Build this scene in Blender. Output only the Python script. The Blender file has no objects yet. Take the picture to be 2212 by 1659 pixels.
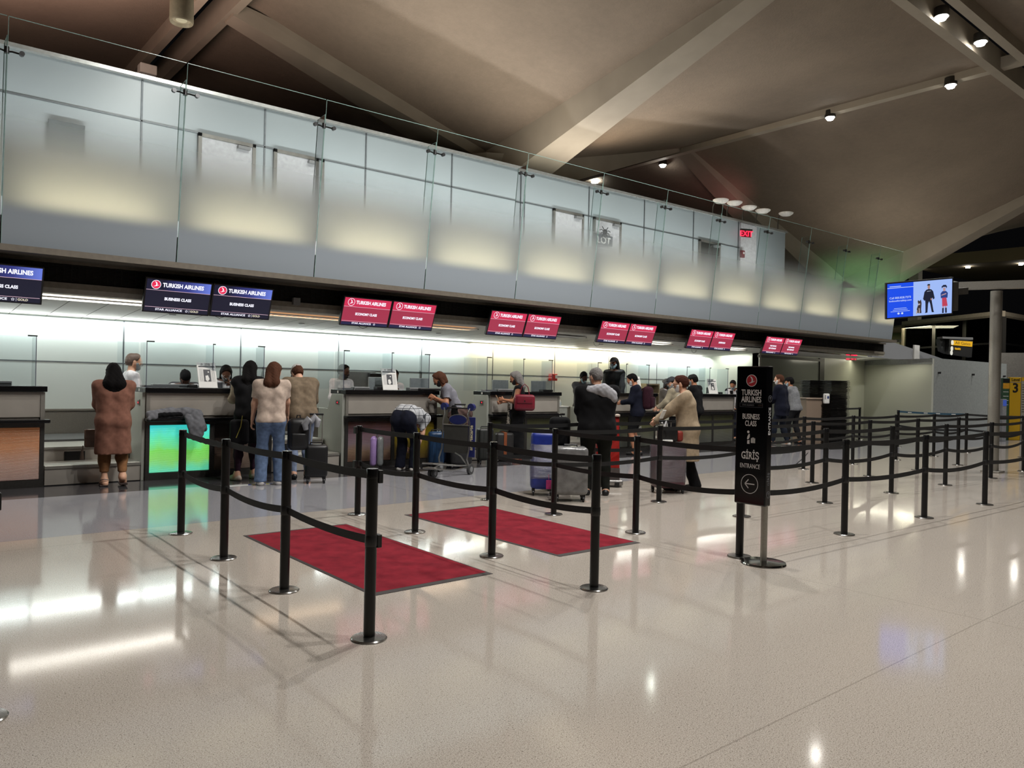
import bpy, bmesh, math, random
import numpy as np
from mathutils import Vector, Matrix, Euler
R = math.radians
SC = bpy.context.scene
COL = SC.collection
random.seed(7)

# ------------------------------------------------------------------ camera
# x runs along the check-in hall, y towards the counters, z up; metres
CAM_H = 1.523
RT = Vector((0.76701, -0.64127, 0.02160)); UP = Vector((-0.01536, 0.01531, 0.99976)); FW = Vector((0.64145, 0.76717, -0.00189))
FPX = 1661.0
cam_d = bpy.data.cameras.new('camera'); cam = bpy.data.objects.new('camera', cam_d); COL.objects.link(cam)
cam_d.sensor_fit = 'HORIZONTAL'; cam_d.sensor_width = 36.0; cam_d.lens = 36.0 * FPX / 2212.0
cam_d.clip_start = 0.05; cam_d.clip_end = 400
M3 = Matrix((RT, UP, -FW)).transposed()
cam.matrix_world = Matrix.Translation((0, 0, CAM_H)) @ M3.to_4x4()
SC.camera = cam

def ray(px, py):
    return RT * ((px - 1106) / FPX) - UP * ((py - 829.5) / FPX) + FW
def at(px, py, depth):
    d = ray(px, py); return Vector((0, 0, CAM_H)) + d * depth
def atY(px, py, Y):
    d = ray(px, py); return Vector((0, 0, CAM_H)) + d * (Y / d.y)
def atX(px, py, X):
    d = ray(px, py); return Vector((0, 0, CAM_H)) + d * (X / d.x)
def atZ(px, py, z):
    d = ray(px, py); return Vector((0, 0, CAM_H)) + d * ((z - CAM_H) / d.z)

# ------------------------------------------------------------------ render settings, world
SC.view_settings.view_transform = 'Standard'; SC.view_settings.look = 'None'
SC.view_settings.gamma = 1.0; SC.view_settings.exposure = 0.0; SC.view_settings.use_curve_mapping = False
cy = SC.cycles
cy.use_denoising = True
try: cy.denoiser = 'OPENIMAGEDENOISE'
except Exception: pass
cy.max_bounces = 8; cy.diffuse_bounces = 3; cy.glossy_bounces = 4; cy.transmission_bounces = 4; cy.transparent_max_bounces = 16
cy.caustics_reflective = False; cy.caustics_refractive = False
cy.sample_clamp_indirect = 4.0; cy.sample_clamp_direct = 0.0
w = bpy.data.worlds.new('night'); SC.world = w; w.use_nodes = True
w.node_tree.nodes['Background'].inputs[0].default_value = (0.5, 0.5, 0.55, 1)
w.node_tree.nodes['Background'].inputs[1].default_value = 0.004

# ------------------------------------------------------------------ lights
def spot(loc, to, power, ang=70, col=(1, .97, .93), blend=.6, r=.12):  # serves the hall's own lamps and the added fill spots alike
    l = bpy.data.lights.new('spot_or_fill_light', 'SPOT'); l.energy = power; l.color = col
    l.spot_size = R(ang); l.spot_blend = blend; l.shadow_soft_size = r
    o = bpy.data.objects.new('spot_or_fill_light', l); COL.objects.link(o); o.location = loc
    o.rotation_euler = (Vector(to) - Vector(loc)).to_track_quat('-Z', 'Y').to_euler(); return o
def area(name, loc, sx, sy, dirv, power, col=(1, 1, 1), spread=180, xax=None):
    l = bpy.data.lights.new(name, 'AREA'); l.shape = 'RECTANGLE'; l.size = sx; l.size_y = sy; l.energy = power; l.color = col
    l.spread = R(spread)
    o = bpy.data.objects.new(name, l); COL.objects.link(o)
    z = -Vector(dirv).normalized(); x = Vector(xax or (1, 0, 0)); x = (x - z * x.dot(z)).normalized(); y = z.cross(x)
    o.matrix_world = Matrix.Translation(loc) @ Matrix((x, y, z)).transposed().to_4x4(); return o
KS = .78
# lamps in the roof slots and along the roof seam (the visible ones and their row-mates out of frame)
LAMPS = [(19.1, 7.48, 10.25), (21.2, 7.37, 10.25), (23.45, 8.9, 10.2), (23.5, 12.5, 10.2), (23.9, 19.6, 10.2)]
LAMPS_OFF = [(8.6, 7.4, 10.2), (12.2, 7.4, 10.2), (15.6, 7.4, 10.2), (6.05, 5.2, 10.2), (6.05, 2.6, 10.2), (6.05, 0.0, 10.2), (23.5, 4.0, 10.15), (31, 7.4, 10.2), (38, 7.4, 10.2)]
for p in LAMPS: spot(p, (p[0], p[1] - .6, 0), 1500 * KS, 110, r=.10)
for p in LAMPS_OFF: spot(p, (p[0], p[1] + (1.2 if p[0] > 7 else 3.0), 0), 1700 * KS, 125, r=.09)
# cove light washing the wall behind the counters
area('cove_light', (-1.5, 14.78, 2.44), 12.0, .08, (0, .2, -1), 115, (.93, 1, .97))
area('cove_light', (7.8, 14.78, 2.44), 6.4, .08, (0, .2, -1), 74, (.93, 1, .97))
area('warm_cove_light', (14.0, 14.78, 2.45), 5.6, .08, (0, .2, -1), 72, (1, .82, .52))
area('cove_light', (18.7, 14.78, 2.46), 3.4, .08, (0, .35, -1), 42, (.93, 1, .97))
area('added_ceiling_fill', (4.5, 14.72, 2.41), 20, .03, (0, -1, .30), 60, (.97, 1, .97))  # this strip and the next are added to brighten the low ceiling
area('added_ceiling_fill', (17.5, 14.72, 2.42), 5, .03, (0, -1, .30), 15, (1, .95, .88))
area('return_wall_light', (20.3, 13.9, 2.5), 1.2, .08, (.3, 0, -1), 8, (.95, 1, .92), xax=(0, 1, 0))
# lights behind the mezzanine glass and at the roof columns, plus added fills
for k in range(-1, 12):
    x0 = 1.224 + 2.092 * k
    area('glass_base_light', (x0 + 1.046, 11.82, 3.60), 1.55, .05, (0, -.85, .65), 5.5, (1, .88, .58), spread=140)
area('added_wall_wash', (10.5, 12.3, 3.75), 24, .2, (0, .5, .85), 265, (1, .99, .98), spread=130)  # added hidden strip, lifts the brightness of the mezzanine wall
area('added_roof_uplight', (8, 15.2, 6.75), 22, .5, (0, -.5, 1), 480, (1, .92, .8))  # the three roof uplights are added out of view to brighten the shells
area('added_roof_uplight', (31, 13.8, 5.2), 6, .5, (0, -.3, 1), 90, (1, .93, .8))
area('added_roof_uplight', (1.2, 17.5, 7.0), 7, 1, (-.25, .1, 1), 340, (1, .68, .58))
spot((16.2, 17.0, 7.6), (22, 12.5, 10.4), 260, 95, (1, .78, .55), .9, .2)
spot((1.5, 14.3, 6.75), (1.2, 11.0, 10.3), 150, 130, (1, .36, .36), 1, .3)
spot((26.5, 17.0, 7.5), (25.5, 19.5, 9.5), 60, 110, (1, .36, .36), 1, .3)
spot((33.6, 15.6, 4.2), (35.5, 17.6, 6.2), 380, 130, (.4, 1, .5), 1, .3)
spot((30, 9, 10), (29, 12.5, 1.5), 900, 70, (1, .97, .9), 1, .2)  # fill spots from here down are added to brighten the right-hand side
spot((27, 7, 10), (20.5, 12, 1), 700, 60, (1, .97, .9), 1, .2)
spot((37.5, 12.0, 6.3), (43.6, 16.8, 4.5), 900, 110, (1, .93, .8), 1, .3)  # added fill aimed at the upper office front
spot((30, 1, 8.8), (36, 10, 1.5), 1500, 80, (1, .97, .9), 1, .2)
# ------------------------------------------------------------------ materials
def lin(h):
    if isinstance(h, str):
        h = h.lstrip('#'); c = [int(h[i:i + 2], 16) / 255 for i in (0, 2, 4)]
    else: c = [v / 255 for v in h]
    return tuple(v / 12.92 if v <= .04045 else ((v + .055) / 1.055) ** 2.4 for v in c) + (1,)
class NT:
    def __init__(s, name):
        s.m = bpy.data.materials.new(name); s.m.use_nodes = True; s.t = s.m.node_tree; s.n = s.t.nodes; s.l = s.t.links
        s.b = s.n['Principled BSDF']; s.out = s.n['Material Output']
    def node(s, typ, **kw):
        n = s.n.new(typ)
        for k, v in kw.items(): setattr(n, k, v)
        return n
    def math(s, op, a, b=None, clamp=False):
        n = s.node('ShaderNodeMath', operation=op); n.use_clamp = clamp
        for i, v in enumerate((a, b)):
            if v is None: continue
            if isinstance(v, (int, float)): n.inputs[i].default_value = v
            else: s.l.new(v, n.inputs[i])
        return n.outputs[0]
    def mix(s, f, a, b):
        n = s.node('ShaderNodeMix', data_type='RGBA')
        for i, v in ((0, f), (6, a), (7, b)):
            if isinstance(v, (int, float, tuple)): n.inputs[i].default_value = v
            else: s.l.new(v, n.inputs[i])
        return n.outputs[2]
    def pos(s):
        n = s.node('ShaderNodeTexCoord'); x = s.node('ShaderNodeSeparateXYZ'); s.l.new(n.outputs['Object'], x.inputs[0]); return n.outputs['Object'], x.outputs
    def noise(s, vec, scale, detail=3, rough=.5):
        n = s.node('ShaderNodeTexNoise'); n.inputs['Scale'].default_value = scale; n.inputs['Detail'].default_value = detail; n.inputs['Roughness'].default_value = rough
        if vec is not None: s.l.new(vec, n.inputs['Vector'])
        return n.outputs['Fac']
    def ramp(s, f, stops):
        n = s.node('ShaderNodeValToRGB'); e = n.color_ramp.elements
        while len(e) < len(stops): e.new(.5)
        for q, (p, c) in zip(e, stops): q.position = p; q.color = c
        s.l.new(f, n.inputs[0]); return n.outputs[0]
    def bump(s, h, strength=.3, dist=.01):
        n = s.node('ShaderNodeBump'); n.inputs['Strength'].default_value = strength; n.inputs['Distance'].default_value = dist
        s.l.new(h, n.inputs['Height']); s.l.new(n.outputs[0], s.b.inputs['Normal'])
_mc = {}
def mat(name, col, rough=.5, metal=0, noise=None, var=.12, bump=None, emit=0, spec=.5, aniso=None):
    """procedural surface: base colour broken up by noise, optional fine bump"""
    if name in _mc: return _mc[name]
    t = NT(name); c = lin(col); b = t.b
    b.inputs['Roughness'].default_value = rough; b.inputs['Metallic'].default_value = metal
    b.inputs['Specular IOR Level'].default_value = spec
    P, X = t.pos()
    sc = noise or 14
    f = t.noise(P, sc, 3)
    lo = tuple(v * (1 - var) for v in c[:3]) + (1,); hi = tuple(min(1, v * (1 + var)) for v in c[:3]) + (1,)
    cc = t.ramp(f, [(.3, lo), (.7, hi)]); t.l.new(cc, b.inputs['Base Color'])
    if bump: t.bump(t.noise(P, bump[0], 2), bump[1], bump[2] if len(bump) > 2 else .005)
    if emit:
        t.l.new(cc, b.inputs['Emission Color']); b.inputs['Emission Strength'].default_value = emit
    _mc[name] = t.m; return t.m
def fabric(name, col, scale=260, var=.15, rough=.9):
    return mat(name, col, rough, 0, noise=22, var=var, bump=(scale, .25, .002), spec=.2)
def glow(name, col, s=1.0):
    if name in _mc: return _mc[name]
    t = NT(name); t.b.inputs['Base Color'].default_value = (0.01, .01, .01, 1); t.b.inputs['Emission Color'].default_value = lin(col); t.b.inputs['Emission Strength'].default_value = s
    t.b.inputs['Roughness'].default_value = .35
    _mc[name] = t.m; return t.m
def glass(name, tint=(.93, .97, .96), gloss=.08, rough=.02, dark=0):
    """thin sheet glass: see-through with a faint tint and a Fresnel reflection"""
    if name in _mc: return _mc[name]
    t = NT(name); tr = t.node('ShaderNodeBsdfTransparent'); tr.inputs[0].default_value = tint + (1,)
    gl = t.node('ShaderNodeBsdfGlossy'); gl.inputs['Roughness'].default_value = rough
    fr = t.node('ShaderNodeFresnel'); fr.inputs['IOR'].default_value = 1.45
    f = t.math('MULTIPLY', fr.outputs[0], gloss * 10, True)
    mx = t.node('ShaderNodeMixShader'); t.l.new(f, mx.inputs[0]); t.l.new(tr.outputs[0], mx.inputs[1]); t.l.new(gl.outputs[0], mx.inputs[2])
    t.l.new(mx.outputs[0], t.out.inputs[0]); _mc[name] = t.m; return t.m

# ------------------------------------------------------------------ mesh building
class MB:
    def __init__(s): s.v = []; s.f = []; s.mi = []; s.cur = 0
    def quad(s, *p):
        i = len(s.v); s.v += [tuple(q) for q in p]; s.f.append(tuple(range(i, i + len(p)))); s.mi.append(s.cur); return s
    def _add(s, vs, fs):
        i = len(s.v); s.v += [tuple(q) for q in vs]; s.f += [tuple(j + i for j in f) for f in fs]; s.mi += [s.cur] * len(fs); return s
    def box(s, x0, x1, y0, y1, z0, z1, M=None):
        vs = [Vector((x, y, z)) for z in (z0, z1) for y in (y0, y1) for x in (x0, x1)]
        if M is not None: vs = [M @ v for v in vs]
        return s._add(vs, [(0, 2, 3, 1), (4, 5, 7, 6), (0, 1, 5, 4), (2, 6, 7, 3), (0, 4, 6, 2), (1, 3, 7, 5)])
    def cyl(s, a, b, r, r2=None, n=16, caps=True):
        a = Vector(a); b = Vector(b); r2 = r if r2 is None else r2; d = (b - a).normalized()
        u = d.orthogonal().normalized(); w_ = d.cross(u)
        vs = []
        for c, q in ((a, r), (b, r2)):
            for i in range(n):
                t = 2 * math.pi * i / n; vs.append(c + u * (q * math.cos(t)) + w_ * (q * math.sin(t)))
        fs = [(i, (i + 1) % n, n + (i + 1) % n, n + i) for i in range(n)]
        if caps: fs += [tuple(reversed(range(n))), tuple(range(n, 2 * n))]
        return s._add(vs, fs)
    def tube(s, path, r, n=8, closed=False, flat=None):
        P = [Vector(p) for p in path]; m = len(P); rr = r if isinstance(r, (list, tuple)) else [r] * m
        vs = []; prev = None
        for i, p in enumerate(P):
            if closed: d = (P[(i + 1) % m] - P[i - 1])
            else: d = P[min(i + 1, m - 1)] - P[max(i - 1, 0)]
            d.normalize()
            u = d.orthogonal().normalized() if prev is None else (prev - d * prev.dot(d)).normalized()
            prev = u; w_ = d.cross(u)
            for k in range(n):
                t = 2 * math.pi * k / n; vs.append(p + u * (rr[i] * math.cos(t)) + w_ * (rr[i] * math.sin(t)))
        fs = []
        for i in range(m if closed else m - 1):
            for k in range(n):
                a = i * n; b = ((i + 1) % m) * n; fs.append((a + k, a + (k + 1) % n, b + (k + 1) % n, b + k))
        if not closed: fs += [tuple(reversed(range(n))), tuple(range((m - 1) * n, m * n))]
        return s._add(vs, fs)
    def lathe(s, prof, c=(0, 0, 0), n=28, M=None):
        vs = []; m = len(prof); c = Vector(c)
        for r, z in prof:
            for i in range(n):
                t = 2 * math.pi * i / n; v = Vector((r * math.cos(t), r * math.sin(t), z))
                if M is not None: v = M @ v
                vs.append(v + c)
        fs = [(j * n + i, j * n + (i + 1) % n, (j + 1) * n + (i + 1) % n, (j + 1) * n + i) for j in range(m - 1) for i in range(n)]
        fs += [tuple(reversed(range(n))), tuple(range((m - 1) * n, m * n))]
        return s._add(vs, fs)
    def prism(s, pts, off):
        """polygon (3-D points) pushed along off"""
        off = Vector(off); n = len(pts); P = [Vector(p) for p in pts]
        vs = P + [p + off for p in P]
        return s._add(vs, [tuple(reversed(range(n))), tuple(range(n, 2 * n))] + [(i, (i + 1) % n, n + (i + 1) % n, n + i) for i in range(n)])
    def rbox(s, x0, x1, y0, y1, z0, z1, r, M=None, seg=3):
        """box with rounded vertical and horizontal edges"""
        bm = bmesh.new(); bmesh.ops.create_cube(bm, size=1)
        for v in bm.verts: v.co = Vector(((x0 + x1) / 2 + v.co.x * (x1 - x0), (y0 + y1) / 2 + v.co.y * (y1 - y0), (z0 + z1) / 2 + v.co.z * (z1 - z0)))
        bmesh.ops.bevel(bm, geom=list(bm.edges), offset=r, segments=seg, affect='EDGES', profile=.5)
        bm.verts.index_update(); vs = [M @ v.co if M is not None else v.co.copy() for v in bm.verts]; fs = [tuple(v.index for v in f.verts) for f in bm.faces]; bm.free()
        return s._add(vs, fs)
    def build(s, name, m, parent=None, smooth=False, bevel=0, label=None):
        me = bpy.data.meshes.new(name); me.from_pydata([tuple(v) for v in s.v], [], s.f); me.update()
        bm = bmesh.new(); bm.from_mesh(me); bmesh.ops.recalc_face_normals(bm, faces=bm.faces); bm.to_mesh(me); bm.free()
        for q in (m if isinstance(m, (list, tuple)) else [m]): me.materials.append(q)
        for p, k in zip(me.polygons, s.mi): p.material_index = k
        o = bpy.data.objects.new(name, me); COL.objects.link(o)
        if smooth:
            for p in me.polygons: p.use_smooth = True
            try:
                md = None; me.set_sharp_from_angle(angle=R(40))
            except Exception: pass
        if parent is not None: o.parent = parent
        if bevel:
            b = o.modifiers.new('bevel', 'BEVEL'); b.width = bevel; b.segments = 2; b.limit_method = 'ANGLE'
        if label: o['label'] = label
        return o
def tag(o, label, cat, group=None, kind=None):
    o['label'] = label; o['category'] = cat
    if group: o['group'] = group
    if kind: o['kind'] = kind
    return o
def thing(name, label, cat, loc=(0, 0, 0), rz=0, group=None):
    o = bpy.data.objects.new(name, None); COL.objects.link(o); o.location = loc; o.rotation_euler = (0, 0, rz); o.empty_display_size = .1
    return tag(o, label, cat, group)
def struct(o, label=None):
    o['kind'] = 'structure'
    if label: o['label'] = label
    return o
def copy_tree(o, parent=None):
    c = o.copy(); COL.objects.link(c)
    if parent is not None: c.parent = parent
    for ch in KIDS(o): copy_tree(ch, c)
    return c
def KIDS(o): return list(o.children)
def text_mesh(name, s, size, M, m, parent, depth=.002, bold=0, align='CENTER', sx=1.0, label=None):
    cu = bpy.data.curves.new(name, 'FONT'); cu.body = s; cu.size = size; cu.extrude = depth / 2; cu.align_x = align; cu.align_y = 'CENTER'; cu.offset = bold; cu.resolution_u = 3; cu.space_character = 1.0
    o = bpy.data.objects.new(name + '_curve', cu); COL.objects.link(o)
    dg = bpy.context.evaluated_depsgraph_get(); me = bpy.data.meshes.new_from_object(o.evaluated_get(dg)); me.name = name
    bpy.data.objects.remove(o); bpy.data.curves.remove(cu)
    me.transform(M @ Matrix.Diagonal((sx, 1, 1, 1))); me.materials.clear(); me.materials.append(m)
    for p in me.polygons: p.material_index = 0
    q = bpy.data.objects.new(name, me); COL.objects.link(q); q.parent = parent
    if label: q['label'] = label
    return q
def frame(o, x, y, z):
    """matrix from origin and three axes"""
    return Matrix.Translation(o) @ Matrix((Vector(x), Vector(y), Vector(z))).transposed().to_4x4()
def disc(c, r, n=32): return [(c[0] + r * math.cos(2 * math.pi * i / n), c[1] + r * math.sin(2 * math.pi * i / n)) for i in range(n)]
def flat2d(mb, pts, M, off=0, th=.001):
    P = [M @ Vector((x, y, off)) for x, y in pts]; n = (M.to_3x3() @ Vector((0, 0, 1))) * th
    return mb.prism(P, n)
def ring2d(mb, c, r0, r1, M, off=0, n=32, th=.001):
    for i in range(n):
        a, b = 2 * math.pi * i / n, 2 * math.pi * (i + 1) / n
        flat2d(mb, [(c[0] + r0 * math.cos(a), c[1] + r0 * math.sin(a)), (c[0] + r1 * math.cos(a), c[1] + r1 * math.sin(a)), (c[0] + r1 * math.cos(b), c[1] + r1 * math.sin(b)), (c[0] + r0 * math.cos(b), c[1] + r0 * math.sin(b))], M, off, th)
# bird-in-circle emblem, unit radius
BIRD = [(-.72, -.52), (-.45, -.42), (-.15, -.30), (.0, -.05), (-.02, .3), (-.2, .6), (-.42, .84), (-.02, .72), (.25, .38), (.32, .05), (.22, -.17), (.5, -.12), (.78, -.02), (.5, -.22), (.1, -.40), (-.3, -.50)]
# ================================================================== BUILDING
STEEL = mat('brushed_steel', '#9a978f', .38, .7, noise=60, var=.06, bump=(220, .05, .001))
DSTEEL = mat('dark_steel', '#4c4a47', .4, .8, noise=40, var=.08)
CHROME = mat('polished_steel', '#c9c8c4', .12, 1, noise=10, var=.03)
BLACK = mat('black_paint', '#0b0b0c', .35, .0, noise=30, var=.1)
BPLAS = mat('black_plastic', '#101011', .45, 0, noise=80, var=.1)
WHITE = mat('white_plastic', '#d8d8d4', .4, 0, noise=20, var=.03)
GREYP = mat('grey_plastic', '#7b7c7c', .45, 0, noise=30, var=.05)

# --- floor: beige terrazzo, pale grey band, dark granite band along the counters
def floor_mat():
    t = NT('terrazzo'); P, X = t.pos(); b = t.b
    fine = t.noise(P, 190, 2, .6); mid = t.noise(P, 60, 3, .6); big = t.noise(P, .6, 3)
    def speck(lo, mdl, hi, dk):
        c = t.ramp(fine, [(.30, lin(dk)), (.40, lin(lo)), (.55, lin(mdl)), (.72, lin(hi))]); return c
    beige = speck('#a0978c', '#b6aea4', '#c5beb4', '#7a7268')
    pale = speck('#85858a', '#9c9ca1', '#ababb0', '#5c5c62')
    dark = speck('#2e2d30', '#3b3a3e', '#56565a', '#1b1b1d')
    y = X[1]
    c = t.mix(t.math('GREATER_THAN', y, 8.17), beige, pale)
    c = t.mix(t.math('GREATER_THAN', y, 10.83), c, dark)
    c = t.mix(t.math('MULTIPLY', t.math('SUBTRACT', mid, .5), .5), c, lin('#6f675d'))
    dk = t.noise(P, 120, 2, .7); c = t.mix(t.math('MULTIPLY', t.math('LESS_THAN', dk, .37), .8), c, lin('#4e463e')); lt = t.noise(P, 95, 2, .6); c = t.mix(t.math('MULTIPLY', t.math('GREATER_THAN', lt, .66), .4), c, lin('#cfc8bd'))
    # thin divider strips
    line = None
    for ax, vals in ((0, (-5.75, 0, 5.75, 11.5, 17.25, 23, 28.75)), (1, (7.74, 8.17, 10.83, 1.9, -4))):
        for v in vals:
            q = t.math('LESS_THAN', t.math('ABSOLUTE', t.math('SUBTRACT', X[ax], v)), .004)
            line = q if line is None else t.math('MAXIMUM', line, q)
    c = t.mix(t.math('MULTIPLY', line, .35), c, lin('#5a5249'))
    t.l.new(c, b.inputs['Base Color'])
    rg = t.node('ShaderNodeMapRange'); t.l.new(t.noise(P, 1.3, 4), rg.inputs[0]); rg.inputs[3].default_value = .065; rg.inputs[4].default_value = .11
    t.l.new(rg.outputs[0], b.inputs['Roughness']); b.inputs['Specular IOR Level'].default_value = .62
    t.bump(t.noise(P, 1.6, 1), .03, .02)
    return t.m
o = MB().quad((-14, -14, 0), (90, -14, 0), (90, 60, 0), (-14, 60, 0)).build('floor', floor_mat()); struct(o)

# --- lower wall behind the counters: white glass panels with thin joints, steel skirt
wallg = mat('white_glass_panel', '#cfd7d3', .22, 0, noise=.7, var=.03)
JNT = mat('joint_metal', '#6d7275', .4, .5)
mb = MB(); mb.box(-6, 20.5, 14.9, 15.05, 0, 2.6)
wb = struct(mb.build('wall_back', wallg))
mb = MB()
for k in range(-3, 8):
    x = 3.455 + 2.092 * k
    if -6 < x < 20.45: mb.box(x - .012, x + .012, 14.897, 14.9, .93, 2.47)
mb.box(-6, 20.5, 14.896, 14.9, 1.703, 1.722)
mb.build('panel_joints', JNT, wb)
mb = MB(); mb.box(-6, 20.5, 14.86, 14.9, 0, .90); mb.box(-6, 20.5, 14.82, 14.9, .885, .915)
mb.build('steel_skirt', STEEL, wb)
mb = MB(); mb.box(20.5, 20.62, 13.05, 15.05, 0, 2.62); struct(mb.build('wall_return', mat('cream_wall', '#c9ccbf', .4, 0, noise=.6, var=.03)))
# right end: dark framed glazed partition and cream wall
mb = MB(); mb.box(20.5, 27.6, 13.05, 13.2, 0, 2.75)
wr = struct(mb.build('wall_back_right', mat('cream_panel', '#b9bba9', .35, 0, noise=.5, var=.04)))
mb = MB()
mb.box(20.62, 24.1, 13.01, 13.05, 0, 2.46); mb.build('glazed_panel', mat('grey_glass_panel', '#8c9184', .15, 0, noise=.6, var=.04), wr)
mb = MB(); mb.box(24.1, 24.4, 12.98, 13.05, 0, 2.55); mb.box(20.5, 24.1, 12.98, 13.02, 2.44, 2.52); mb.box(20.62, 24.1, 13.0, 13.02, 1.70, 1.715); mb.build('dark_frame', DSTEEL, wr)
mb = MB(); mb.cyl((20.55, 12.98, 0), (20.55, 12.98, 2.55), .035); mb.build('edge_post', STEEL, wr)
# --- low ceiling over the counters with plank joints, slightly falling to the back
def yz(y): return 2.63 - (y - 12.1) * .058
lowc = mat('ceiling_planks', '#f0f0ea', .55, 0, noise=.8, var=.03)
mb = MB()
mb.quad((-6, 12.06, yz(12.06)), (27.6, 12.06, yz(12.06)), (27.6, 15.05, yz(15.05)), (-6, 15.05, yz(15.05)))
lc = struct(mb.build('ceiling_low', lowc))
mb = MB(); x = -5.6
while x < 20.4:
    mb.quad((x, 12.7, yz(12.7) - .002), (x + .012, 12.7, yz(12.7) - .002), (x + .012, 14.9, yz(14.9) - .002), (x, 14.9, yz(14.9) - .002)); x += .523
mb.build('plank_joints', mat('plank_joint_grey', '#55564f', .7), lc)  # dark grey strips for the joints between planks
mb = MB()
for x in (3.9, 6.2, 9.3, 12.6, 14.3, 17.5, 21.5, 22.6): mb.lathe([(.0, -.012), (.055, -.012), (.055, 0), (0, 0)], (x, 13.6, yz(13.6)))
mb.build('recessed_discs', GREYP, lc)
# fluorescent troffers beside the fascia: some lit white, some warm, some off
tw = glow('white_tube', '#fff6e6', 4.5); tv = glow('warm_tube', '#e3a878', .9); to = mat('unlit_troffer', '#3c3a36', .5)
for i, (x0, x1, m_, lab) in enumerate([(-1.6, 1.4, tw, 'lit white ceiling troffer at the far left beside the black louvre'), (1.55, 3.9, tw, 'lit white ceiling troffer behind the left pair of dark blue monitors'), (5.0, 6.6, tv, 'warm orange ceiling troffer between the dark blue and the first red monitors'), (8.0, 9.4, tv, 'warm orange ceiling troffer between the first and second red monitor pairs'), (11.0, 12.5, to, 'unlit ceiling troffer between the second and third red monitor pairs'), (13.6, 15.6, tw, 'lit white ceiling troffer between the third and fourth red monitor pairs'), (17.0, 18.9, tw, 'lit white ceiling troffer between the fourth and fifth red monitor pairs')]):
    t = thing('ceiling_troffer', lab, 'light', (0, 0, 0))
    z0 = yz(12.55) - .012; A_, B_ = 12.36, 12.72
    mb = MB(); mb.box(x0 - .03, x1 + .03, A_, A_ + .025, z0 - .02, z0); mb.box(x0 - .03, x1 + .03, B_ - .025, B_, z0 - .02, z0); mb.box(x0 - .03, x0, A_, B_, z0 - .02, z0); mb.box(x1, x1 + .03, A_, B_, z0 - .02, z0); mb.build('frame', WHITE, t)
    MB().box(x0, x1, A_ + .025, B_ - .025, z0 - .006, z0).build('diffuser', m_, t)
    mb = MB(); x = x0 + .12
    while x < x1: mb.box(x, x + .006, A_ + .025, B_ - .025, z0 - .018, z0 - .006); x += .12
    mb.build('louvre_blades', WHITE, t)
    if m_ is not to: area('troffer_light', ((x0 + x1) / 2, 12.54, z0 - .03), x1 - x0, .3, (0, .15, -1), (x1 - x0) * (8 if m_ is tw else 4), (1, .97, .92) if m_ is tw else (1, .75, .5))

# --- slab edge with black louvre, bottom trim, mezzanine floor
def rise(x, k=.0035): return (x - 1) * k
XA, XB = -6.0, 25.9
def ybox(mb, y0, y1, z0, z1, x0=XA, x1=XB, k=.0035):
    P = []
    for x in (x0, x1):
        r = rise(x, k); P += [(x, y0, z0 + r), (x, y1, z0 + r), (x, y1, z1 + r), (x, y0, z1 + r)]
    mb._add(P, [(0, 1, 2, 3), (4, 7, 6, 5), (0, 4, 5, 1), (1, 5, 6, 2), (2, 6, 7, 3), (3, 7, 4, 0)]); return mb
mb = MB(); ybox(mb, 11.6, 14.0, 3.04, 3.50); sl = struct(mb.build('ceiling_slab', mat('slab_grey', '#5b5850', .7))); sl.name = 'mezzanine_slab'
mb = MB(); ybox(mb, 11.30, 11.62, 3.02, 3.10); mb.build('bottom_trim', mat('trim_taupe', '#6b6459', .5, .2), sl)
mb = MB(); ybox(mb, 11.98, 12.06, 2.74, 3.05, XA, 26.45); mb.build('louvre_backing', mat('louvre_black', '#0d0d0c', .7), sl)
mb = MB()
for i in range(14): ybox(mb, 11.955, 11.985, 2.750 + i * .021, 2.757 + i * .021, XA, 26.45)
x = XA
while x < 26.4:
    mb.box(x, x + .008, 11.962, 11.98, 2.75 + rise(x), 3.04 + rise(x)); x += .09
mb.build('louvre_slats', mat('louvre_slat', '#24231f', .5, .3), sl)
mb = MB(); ybox(mb, 11.9, 12.0, 3.0, 3.045, XA, 26.45); mb.build('louvre_top_rail', mat('louvre_rail', '#5e574c', .5, .3), sl)
mb = MB(); ybox(mb, 11.93, 12.06, 2.668, 2.745, XA, 26.45); mb.build('fascia_panel', mat('fascia_taupe', '#7d776b', .55), sl)
mb = MB(); ybox(mb, 11.96, 12.10, 2.598, 2.67, XA, 26.45); mb.build('fascia_lip', mat('fascia_pale', '#a9a69c', .5), sl)
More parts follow.
